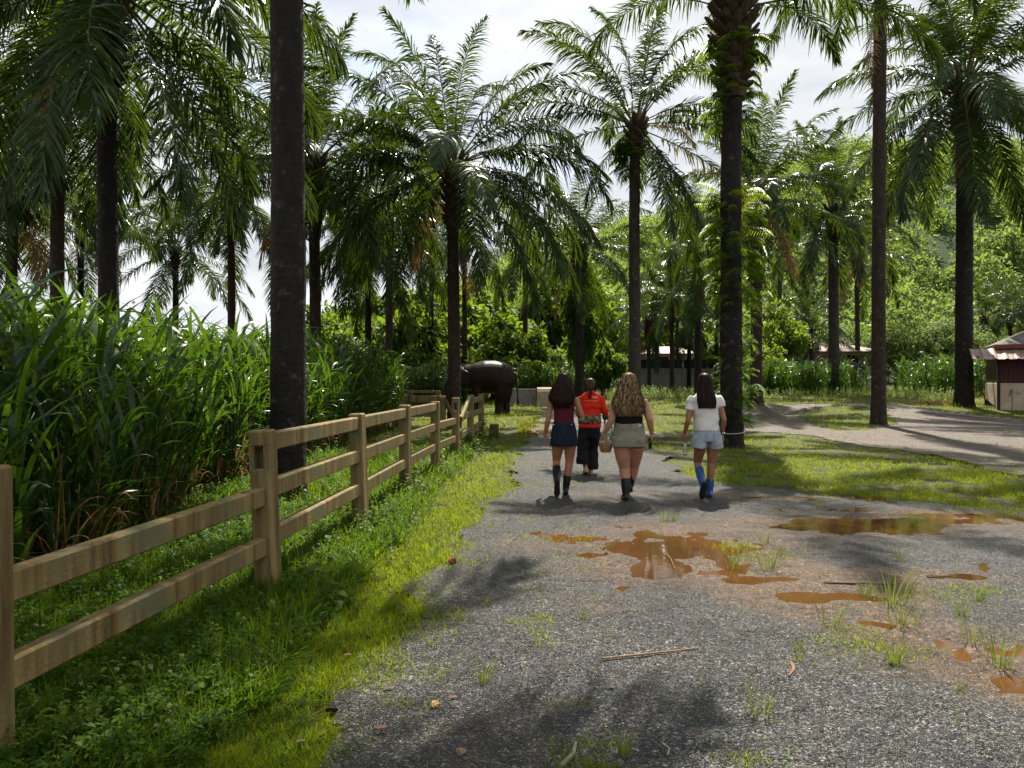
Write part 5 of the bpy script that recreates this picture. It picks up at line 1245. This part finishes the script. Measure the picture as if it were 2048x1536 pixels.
boot(p3, f(1267, 954, .19), f(1266, 976, .22), (.1, .97, .10), (0, .08, -1), M['rubber'], M['sole'], r=.062)
mb = MB(); mb.loftz([(f(0, 852).z, -.01, 0, .190, .135), (f(0, 846).z, -.01, 0, .188, .132), (f(0, 830).z, -.008, 0, .186, .130), (f(0, 816).z, -.008, 0, .196, .132), (f(0, 806).z, -.006, 0, .192, .126), (f(0, 800).z, -.006, 0, .17, .115)])
tt = mb.build('top', cloth('black ribbed cotton', (.008, .008, .009), (.012, .012, .013)), p3, True)
for x in (1240, 1275):
    mb = MB(); mb.tube([f(x, 806, -.112), f(x, 797, -.10), f(x, 791, -.05), f(x, 791, .0), f(x, 800, .08)], [(.006, .018)] * 5, 6); mb.build('strap', tt.data.materials[0], tt)
mb = MB()
mb.loftz([(f(0, 896).z, -.01, 0, .210, .158), (f(0, 880).z, -.01, 0, .222, .162), (f(0, 862).z, -.01, 0, .208, .148), (f(0, 850).z, -.01, 0, .196, .140), (f(0, 849).z, -.01, 0, .194, .138)])
mb.tube([f(1242, 880), f(1241, 889), f(1241, 897)], [(.125, .150), (.122, .152), (.122, .152)], 18, ref=(1, 0, 0)); mb.tube([f(1273, 880), f(1275, 889), f(1275, 896.5, .0)], [(.122, .150), (.118, .152), (.116, .150)], 18, ref=(1, 0, 0))
so = mb.remesh('shorts', cloth('khaki canvas', (.235, .22, .165), (.19, .18, .13), ns=6, bump=.7, bs=5), .012, 3, p3)
mb = MB(); mb.loftz([(f(0, 856).z, -.01, 0, .206, .149), (f(0, 850.5).z, -.01, 0, .202, .146)], 28); mb.build('waistband', so.data.materials[0], so)
for x in (1238, 1258, 1279):
    mb = MB(); q = f(x, 853); mb.box((q.x, -.150 + .12 * (abs(q.x + .01) / .2) ** 2.2, q.z), (.010, .012, .045)); mb.build('belt_loop', so.data.materials[0], so)
mb = MB(); q = f(1276, 853); mb.box((q.x, -.1215, q.z), (.055, .006, .032), Matrix.Rotation(R(28), 3, 'Z')); mb.build('leather_patch', plain('pale patch', (.45, .40, .30), .8), so)
wrinkle(so, .005, 30, 3)
M['hair_blonde'] = hair_mat('blonde curls', [(.035, .02, .010), (.10, .058, .026), (.21, .13, .062), (.42, .30, .16)])
hair(p3, [(f(0, 748).z, -.013, .0, .03, .035), (f(0, 751).z, -.013, -.005, .078, .09), (f(0, 760).z, -.013, -.01, .102, .115), (f(0, 775).z, -.02, -.03, .130, .118), (f(0, 790).z, -.025, -.065, .165, .10), (f(0, 808).z, -.03, -.10, .205, .08), (f(0, 822).z, -.025, -.115, .198, .062), (f(0, 833).z, -.015, -.118, .155, .045)], 1500, M['hair_blonde'], 3, .024, 38, .006, zvar=.15, inner=.90)

# -- woman in the white T-shirt
d = 9.96; f = frame(1412, 998, d)
p4 = empty('person', ((1412 - CX) / FPX * d, d, 0), 'woman with straight dark hair, white T-shirt, pale denim shorts, blue rubber boots', 'person')
mb = MB(); hc = f(1409, 765); hc.y = .02; head(mb, hc)
limb(mb, [f(1410, 797), f(1410, 785), hc + Vector((0, -.01, -.05))], [.056, .05, .048])
mb.loftz([(f(0, 888).z, .02, 0, .09, .08), (f(0, 880).z, .02, 0, .155, .115), (f(0, 865).z, .02, 0, .155, .105), (f(0, 848).z, .012, 0, .13, .09), (f(0, 825).z, .0, 0, .135, .092), (f(0, 806).z, -.008, 0, .16, .095), (f(0, 797).z, -.01, 0, .15, .08), (f(0, 789).z, -.01, 0, .09, .06)])
limb(mb, *smooth_limb(f(1384, 801), f(1374, 845, -.05), f(1371, 872, .06), (.052, .044, .037, .034, .024))); hand(mb, f(1371, 873, .06), (-.05, .12, -1), (.9, .25, 0), (0, 1, 0), .95)
limb(mb, *smooth_limb(f(1436, 801), f(1446, 843, -.05), f(1446, 871, .04), (.052, .044, .037, .034, .024))); hand(mb, f(1446, 872, .04), (.25, .1, -1), (-.9, .25, 0), (0, 1, 0), .35)
lk, la = f(1400, 931, .13), f(1398, 966, -.18); rk, ra = f(1424, 930, .03), f(1420, 985, .02)
limb(mb, *smooth_limb(f(1401, 890), lk, la, (.088, .075, .053, .052, .038)), n=16); limb(mb, *smooth_limb(f(1427, 890), rk, ra, (.088, .077, .054, .053, .038)), n=16)
mb.remesh('body', M['skin_d'], .0078, 4, p4); face(p4, hc)
boot(p4, lk.lerp(la, .30), la, (-.05, .42, -.9), (0, -.9, -.42), M['rubber_blue'], M['sole'])
boot(p4, f(1421, 961, .025), f(1420, 985, .02), (.05, 1, 0), (0, 0, -1), M['rubber_blue'], M['sole'])
mb = MB()
mb.loftz([(f(0, 865).z, .005, 0, .178, .132), (f(0, 856).z, .005, 0, .176, .130), (f(0, 840).z, .004, 0, .172, .124), (f(0, 822).z, .0, 0, .174, .122), (f(0, 806).z, -.006, 0, .184, .116), (f(0, 797).z, -.01, 0, .180, .098), (f(0, 791).z, -.01, 0, .13, .08), (f(0, 786).z, -.01, 0, .07, .062)])
mb.tube([f(1386, 797), f(1381, 808), f(1378, 824, -.02)], [.056, .062, .066], 16, ref=(1, 0, 0)); mb.tube([f(1434, 797), f(1440, 808), f(1443, 818, -.02)], [.056, .062, .066], 16, ref=(1, 0, 0))
ts = mb.remesh('t_shirt', cloth('white cotton', (.66, .64, .60), (.58, .56, .52), ns=3, bump=.7, bs=5), .011, 4, p4)
mb = MB()
mb.loftz([(f(0, 886).z, .02, 0, .172, .13), (f(0, 872).z, .02, 0, .182, .135), (f(0, 860).z, .02, 0, .168, .122), (f(0, 855).z, .02, 0, .158, .115)])
mb.tube([f(1400, 876), f(1398, 888), f(1397, 899)], [(.100, .125), (.106, .140), (.110, .146)], 18, ref=(1, 0, 0)); mb.tube([f(1428, 876), f(1430, 886), f(1431, 896, .02)], [(.100, .125), (.106, .140), (.110, .146)], 18, ref=(1, 0, 0))
s4 = mb.remesh('shorts', cloth('pale denim', (.33, .38, .43), (.27, .31, .36), ns=14, bump=.5, bs=6), .011, 3, p4)
for x in (1400, 1430):
    mb = MB(); q = f(x, 876); mb.bbox((q.x, -.138 + (.012 if x > 1415 else .010), q.z), (.095, .010, .11), .004, Matrix.Rotation(R(14 if x > 1415 else -14), 3, 'Z')); mb.build('pocket', s4.data.materials[0], s4)
wrinkle(ts, .006, 30, 1); wrinkle(s4, .004, 34, 2)
M['hair_brown'] = hair_mat('straight dark brown hair', [(.010, .006, .005), (.017, .009, .007), (.030, .015, .011)])
hair(p4, [(f(0, 749).z, -.02, .0, .03, .035), (f(0, 752).z, -.02, -.005, .074, .085), (f(0, 760).z, -.02, -.01, .098, .112), (f(0, 775).z, -.02, -.02, .110, .112), (f(0, 790).z, -.018, -.055, .122, .09), (f(0, 805).z, -.012, -.085, .130, .062), (f(0, 817).z, -.010, -.095, .118, .045)], 900, M['hair_brown'], 4, .002, 9, .007, zvar=.03)
mb = MB(); q = f(1446, 869, .04); mb.tube([(q.x + .034 * math.cos(t * .5), q.y + .034 * math.sin(t * .5), q.z + .004 * math.sin(t)) for t in range(14)], .007, 6); mb.build('bracelet', plain('pearly bracelet', (.7, .66, .6), .4), p4, True)
mb = MB(); mb.tube([f(1434, 842, -.07), f(1440, 862, -.03), f(1444, 880, .0)], [(.004, .010)] * 3, 6); mb.build('bag_strap', M['rubber'], p4)

# -- things they carry
def glassy(name, col, tr=.92):
    m, n, l, p, o = new_mat(name); p.inputs['Base Color'].default_value = (*col, 1); p.inputs['Roughness'].default_value = .06; p.inputs['IOR'].default_value = 1.25; p.inputs['Transmission Weight'].default_value = tr; return m
M['pet'] = glassy('clear plastic', (.90, .95, .93))
def bottle(px, py, d, dy, label, capc, tilt=0.0):
    q = at(px, py, d); q.y += dy
    b = empty('water_bottle', q, label, 'bottle'); b.rotation_euler = (0, tilt, 0)
    mb = MB(); mb.loftz([(0, 0, 0, .024, .024), (.006, 0, 0, .031, .031), (.05, 0, 0, .032, .032), (.055, 0, 0, .030, .030), (.06, 0, 0, .032, .032), (.13, 0, 0, .032, .032), (.165, 0, 0, .020, .020), (.18, 0, 0, .013, .013), (.195, 0, 0, .013, .013)], 18); mb.build('shell', M['pet'], b, True)
    mb = MB(); mb.loftz([(.196, 0, 0, .015, .015), (.212, 0, 0, .015, .015)], 14); mb.build('cap', plain('bottle cap', capc, .5), b)
    mb = MB(); mb.loftz([(.085, 0, 0, .0326, .0326), (.125, 0, 0, .0326, .0326)], 18); mb.build('paper_label', plain('bottle label', (.30, .50, .32), .6), b, True)
bottle(1372, 913, 9.96, .07, 'clear water bottle held by the woman in the white T-shirt', (.25, .55, .30))
bottle(1218, 884, 9.75, .06, 'small clear bottle held by the blonde woman above the basket', (.65, .60, .08), .25)
def phone(px, py, d, dy, rot, label):
    q = at(px, py, d); q.y += dy
    ph = empty('phone', q, label, 'phone'); ph.rotation_euler = rot
    mb = MB(); mb.bbox((0, 0, 0), (.012, .074, .150), .004); mb.build('case', M['rubber'], ph)
    mb = MB(); mb.bbox((.0072, 0, 0), (.002, .066, .140), .001); mb.build('screen', M['glassdark'], ph)
phone(1301, 887, 9.75, .03, (0, 0, R(20)), 'black phone in the blonde woman\'s hand')
phone(1446, 882, 9.96, .06, (0, R(-14), R(25)), 'dark phone in the hand of the woman in white')
M['wicker'] = plain('wicker', (.34, .19, .085), .7, .3, col2=(.24, .12, .05), nscale=30)
q = at(1212, 905, 9.75); q.y += .03
bk = empty('wicker_basket', q, 'small round wicker basket hanging from the blonde woman\'s hand', 'basket')
mb = MB()
for i in range(11):
    z = .006 + i * .0118; r = .060 + .030 * math.sin(min(i / 8, 1) * 1.5)
    mb.tube([(r * math.cos(t / 24 * 2 * math.pi), r * .85 * math.sin(t / 24 * 2 * math.pi), z + .003 * math.sin(t * math.pi / 2 + i * math.pi)) for t in range(25)], .0062, 5, cap=False)
for i in range(16):
    a = i / 16 * 2 * math.pi; mb.tube([(.058 * math.cos(a), .05 * math.sin(a), 0), (.078 * math.cos(a), .066 * math.sin(a), .05), (.090 * math.cos(a), .077 * math.sin(a), .13)], .004, 5)
mb.loftz([(0, 0, 0, .056, .048), (.05, 0, 0, .072, .061), (.11, 0, 0, .083, .070)], 18)
mb.build('bowl', M['wicker'], bk)
mb = MB(); mb.tube([(.088 * math.cos(t / 14 * math.pi), 0, .12 + .105 * math.sin(t / 14 * math.pi)) for t in range(15)], .006, 6); mb.build('handle', M['wicker'], bk, True)

# ------------------------------------------------------------------ small things on the gravel
M['tuft'] = leaf_mat('tuft blade', [(.06, .12, .02), (.10, .15, .025), (.20, .14, .05)], (.28, .36, .03), .4, .4, .4)
def tuft_mesh(seed, nb=34, h=.22, spread=.10):
    g = np.random.default_rng(seed); a = g.uniform(0, 6.28, nb); r = spread * g.random(nb); n = 5; s = np.linspace(0, 1, n)
    H_ = h * (.35 + .75 * g.random(nb)); out_ = (.15 + .5 * g.random(nb)) * H_
    P = np.stack([(np.cos(a) * r)[:, None] + (np.cos(a) * out_)[:, None] * s ** 1.7, (np.sin(a) * r * .8)[:, None] + (np.sin(a) * out_)[:, None] * s ** 1.7, -.01 + H_[:, None] * s], -1)
    b = g.uniform(0, 6.28, nb); W = np.stack([np.cos(b), np.sin(b), 0 * b], -1)[:, None, :] * (np.array([.7, 1, .9, .6, .05]) * .0024)[None, :, None]
    return np_mesh('blades', *strips(P, W), mat=M['tuft'])
TUFT = [tuft_mesh(700 + i, 24 + 8 * (i % 4), .17 + .03 * (i % 3), .05 + .02 * (i % 3)) for i in range(7)]
for i, (px, py, s) in enumerate([(1168, 1238, .75), (966, 1362, .85), (862, 1292, .6), (1246, 1504, .75), (1528, 1428, 1.1), (1662, 1252, .95), (1600, 1300, .7), (1594, 1322, .7), (1786, 1205, 1.6), (1808, 1250, 1.1), (1786, 1325, .95), (1952, 1285, 1.1), (1996, 1330, 1.2), (1926, 1230, .8),
                               (1466, 1135, 1.3), (1530, 1085, .9), (1540, 1140, 1.0), (1826, 1050, .9), (1800, 1122, .8), (1328, 1042, .8), (1350, 1040, .7), (1920, 1380, .6), (1500, 1118, .6), (1730, 1190, .7), (1960, 1200, .7), (1560, 1108, .8)]):
    p = ground_at(px, py)
    obj('grass_tuft', TUFT[i % 7], label=('tall bushy grass tuft standing by the brown puddles' if s >= 1.1 else 'thin grass tuft growing alone out of the dry gravel' if px < 1300 or py > 1360 else 'small grass tuft rising from wet gravel among the puddles'), cat='grass tuft', group='grass tufts on the gravel', **{}).location = (p.x, p.y, p.z - .012)
    o = C.objects[-1]; o.scale = (s, s, s * 1.05); o.rotation_euler = (0, 0, i * 1.7)
# low creeping clumps on the path
X0 = []
for px, py, r_ in ((1680, 1285, .22), (1790, 1300, .2), (1870, 1190, .25), (1520, 1110, .35), (1470, 1090, .2), (1500, 1525, .16), (1970, 1180, .2), (1700, 1262, .15)):
    p = flat(px, py); k = int(900 * r_); g = np.random.default_rng(px)
    X0.append(np.stack([p[0] + g.normal(size=k) * r_ * .6, p[1] + g.normal(size=k) * r_ * .45], 1))
X0 = np.concatenate(X0); g = np.random.default_rng(3); h = .02 + .03 * g.random(len(X0))
V, Q = bend_blades(X0[:, 0], X0[:, 1], h, .003 + .001 * g.random(len(X0)), g, 2, 1.6); V[:, 2] += .022
obj('path_weeds', np_mesh('path_weeds', V, Q, mat=M['lawn']), kind='stuff', label='low creeping green plants in the wet gravel', cat='weeds')
def stone(px, py, r, col, label, seed):
    p = ground_at(px, py); mb = MB(); mb.ell((0, 0, 0), (r, r * .8, r * .75), 14, 9); me = mb.mesh('stone', plain('stone %d' % seed, col, .8, .3, col2=tuple(c * .6 for c in col), nscale=20, bump=.6)); g = random.Random(seed)
    for v in me.vertices:
        n_ = Vector(v.co).normalized(); q = 1 + .22 * math.sin(n_.x * 5 + seed) * math.cos(n_.y * 4 + n_.z * 6 + seed); v.co = Vector(v.co) * q
    o = obj('stone', me, label=label, cat='stone'); o.location = (p.x, p.y, p.z + r * .45); o.rotation_euler = (.2, .1, seed)
stone(905, 1126, .042, (.20, .06, .04), 'reddish-brown stone at the grass edge of the path', 1)
stone(870, 1414, .026, (.50, .30, .13), 'small yellow-ochre pebble on the grey gravel', 2)
stone(922, 1508, .022, (.24, .16, .11), 'dull brown pebble in the shaded gravel', 3)
def stick(a, b, r, label, col=(.30, .19, .11), bend=.02):
    p, q = ground_at(*a), ground_at(*b); m = (p + q) / 2 + Vector((bend, 0, .012)); mb = MB(); mb.tube([p + Vector((0, 0, .01)), m, q + Vector((0, 0, .012))], [r, r * .9, r * .5], 6)
    mb.build('twig', plain('twig %d' % a[0], col, .8, col2=tuple(c * .6 for c in col), nscale=25), label=label, cat='twig')
stick((1205, 1320), (1395, 1300), .007, 'long pale straw stalk lying across the gravel', (.26, .16, .085))
stick((1122, 1536), (1152, 1490), .011, 'short grey-green stick lying end-on in the gravel', (.20, .20, .13))
stick((1648, 1168), (1790, 1172), .008, 'thin dark twig lying at the edge of the brown puddle', (.06, .045, .03))
stick((1855, 1157), (1905, 1155), .007, 'short dark twig in the shallow water', (.05, .04, .03))
stick((1583, 1330), (1578, 1356), .010, 'short brown stalk piece beside a grass tuft', (.25, .13, .07))
stick((1325, 1100), (1350, 1140), .003, 'reed lying in the largest puddle', (.30, .2, .1))
stick((1325, 1490), (1335, 1515), .004, 'thin straw on the gravel by a grass tuft', (.45, .33, .2))
lf = MB(); lf.add([(-.05, 0, .004), (-.02, .022, .014), (.03, .020, .010), (.055, 0, .006), (.03, -.020, .012), (-.02, -.022, .010), (0, 0, .002)], [(0, 6, 1), (1, 6, 2), (2, 6, 3), (3, 6, 4), (4, 6, 5), (5, 6, 0)])
lfm = lf.mesh('leaf', leaf_mat('fallen leaf', [(.14, .06, .03), (.20, .10, .05), (.10, .045, .025)], (.2, .09, .04), .2, .6, .3, by='object'))
for i, (px, py, s, a) in enumerate([(762, 1462, 1.1, .3), (775, 1382, .9, .1), (690, 1298, .9, 1.0), (875, 1278, .6, 2.0), (1220, 1380, .8, .3), (905, 1400, .8, .2), (1018, 1245, .7, .5), (695, 1315, .8, .4), (1050, 1270, .5, 1.5), (688, 1455, .7, 2.2), (1212, 1104, 1.0, 1.2), (600, 1490, .8, .6), (550, 1360, .9, .4), (1090, 1245, .6, .2)]):
    s *= .6; p = ground_at(px, py); o = obj('fallen_leaf', lfm, label=('dry reddish-brown leaf lying in the green verge' if px < 700 else 'dry reddish-brown leaf lying on the grey gravel'), cat='leaf', group='fallen leaves'); o.location = (p.x, p.y, p.z + .014); o.scale = (s, s, s); o.rotation_euler = (.1, .08, a)
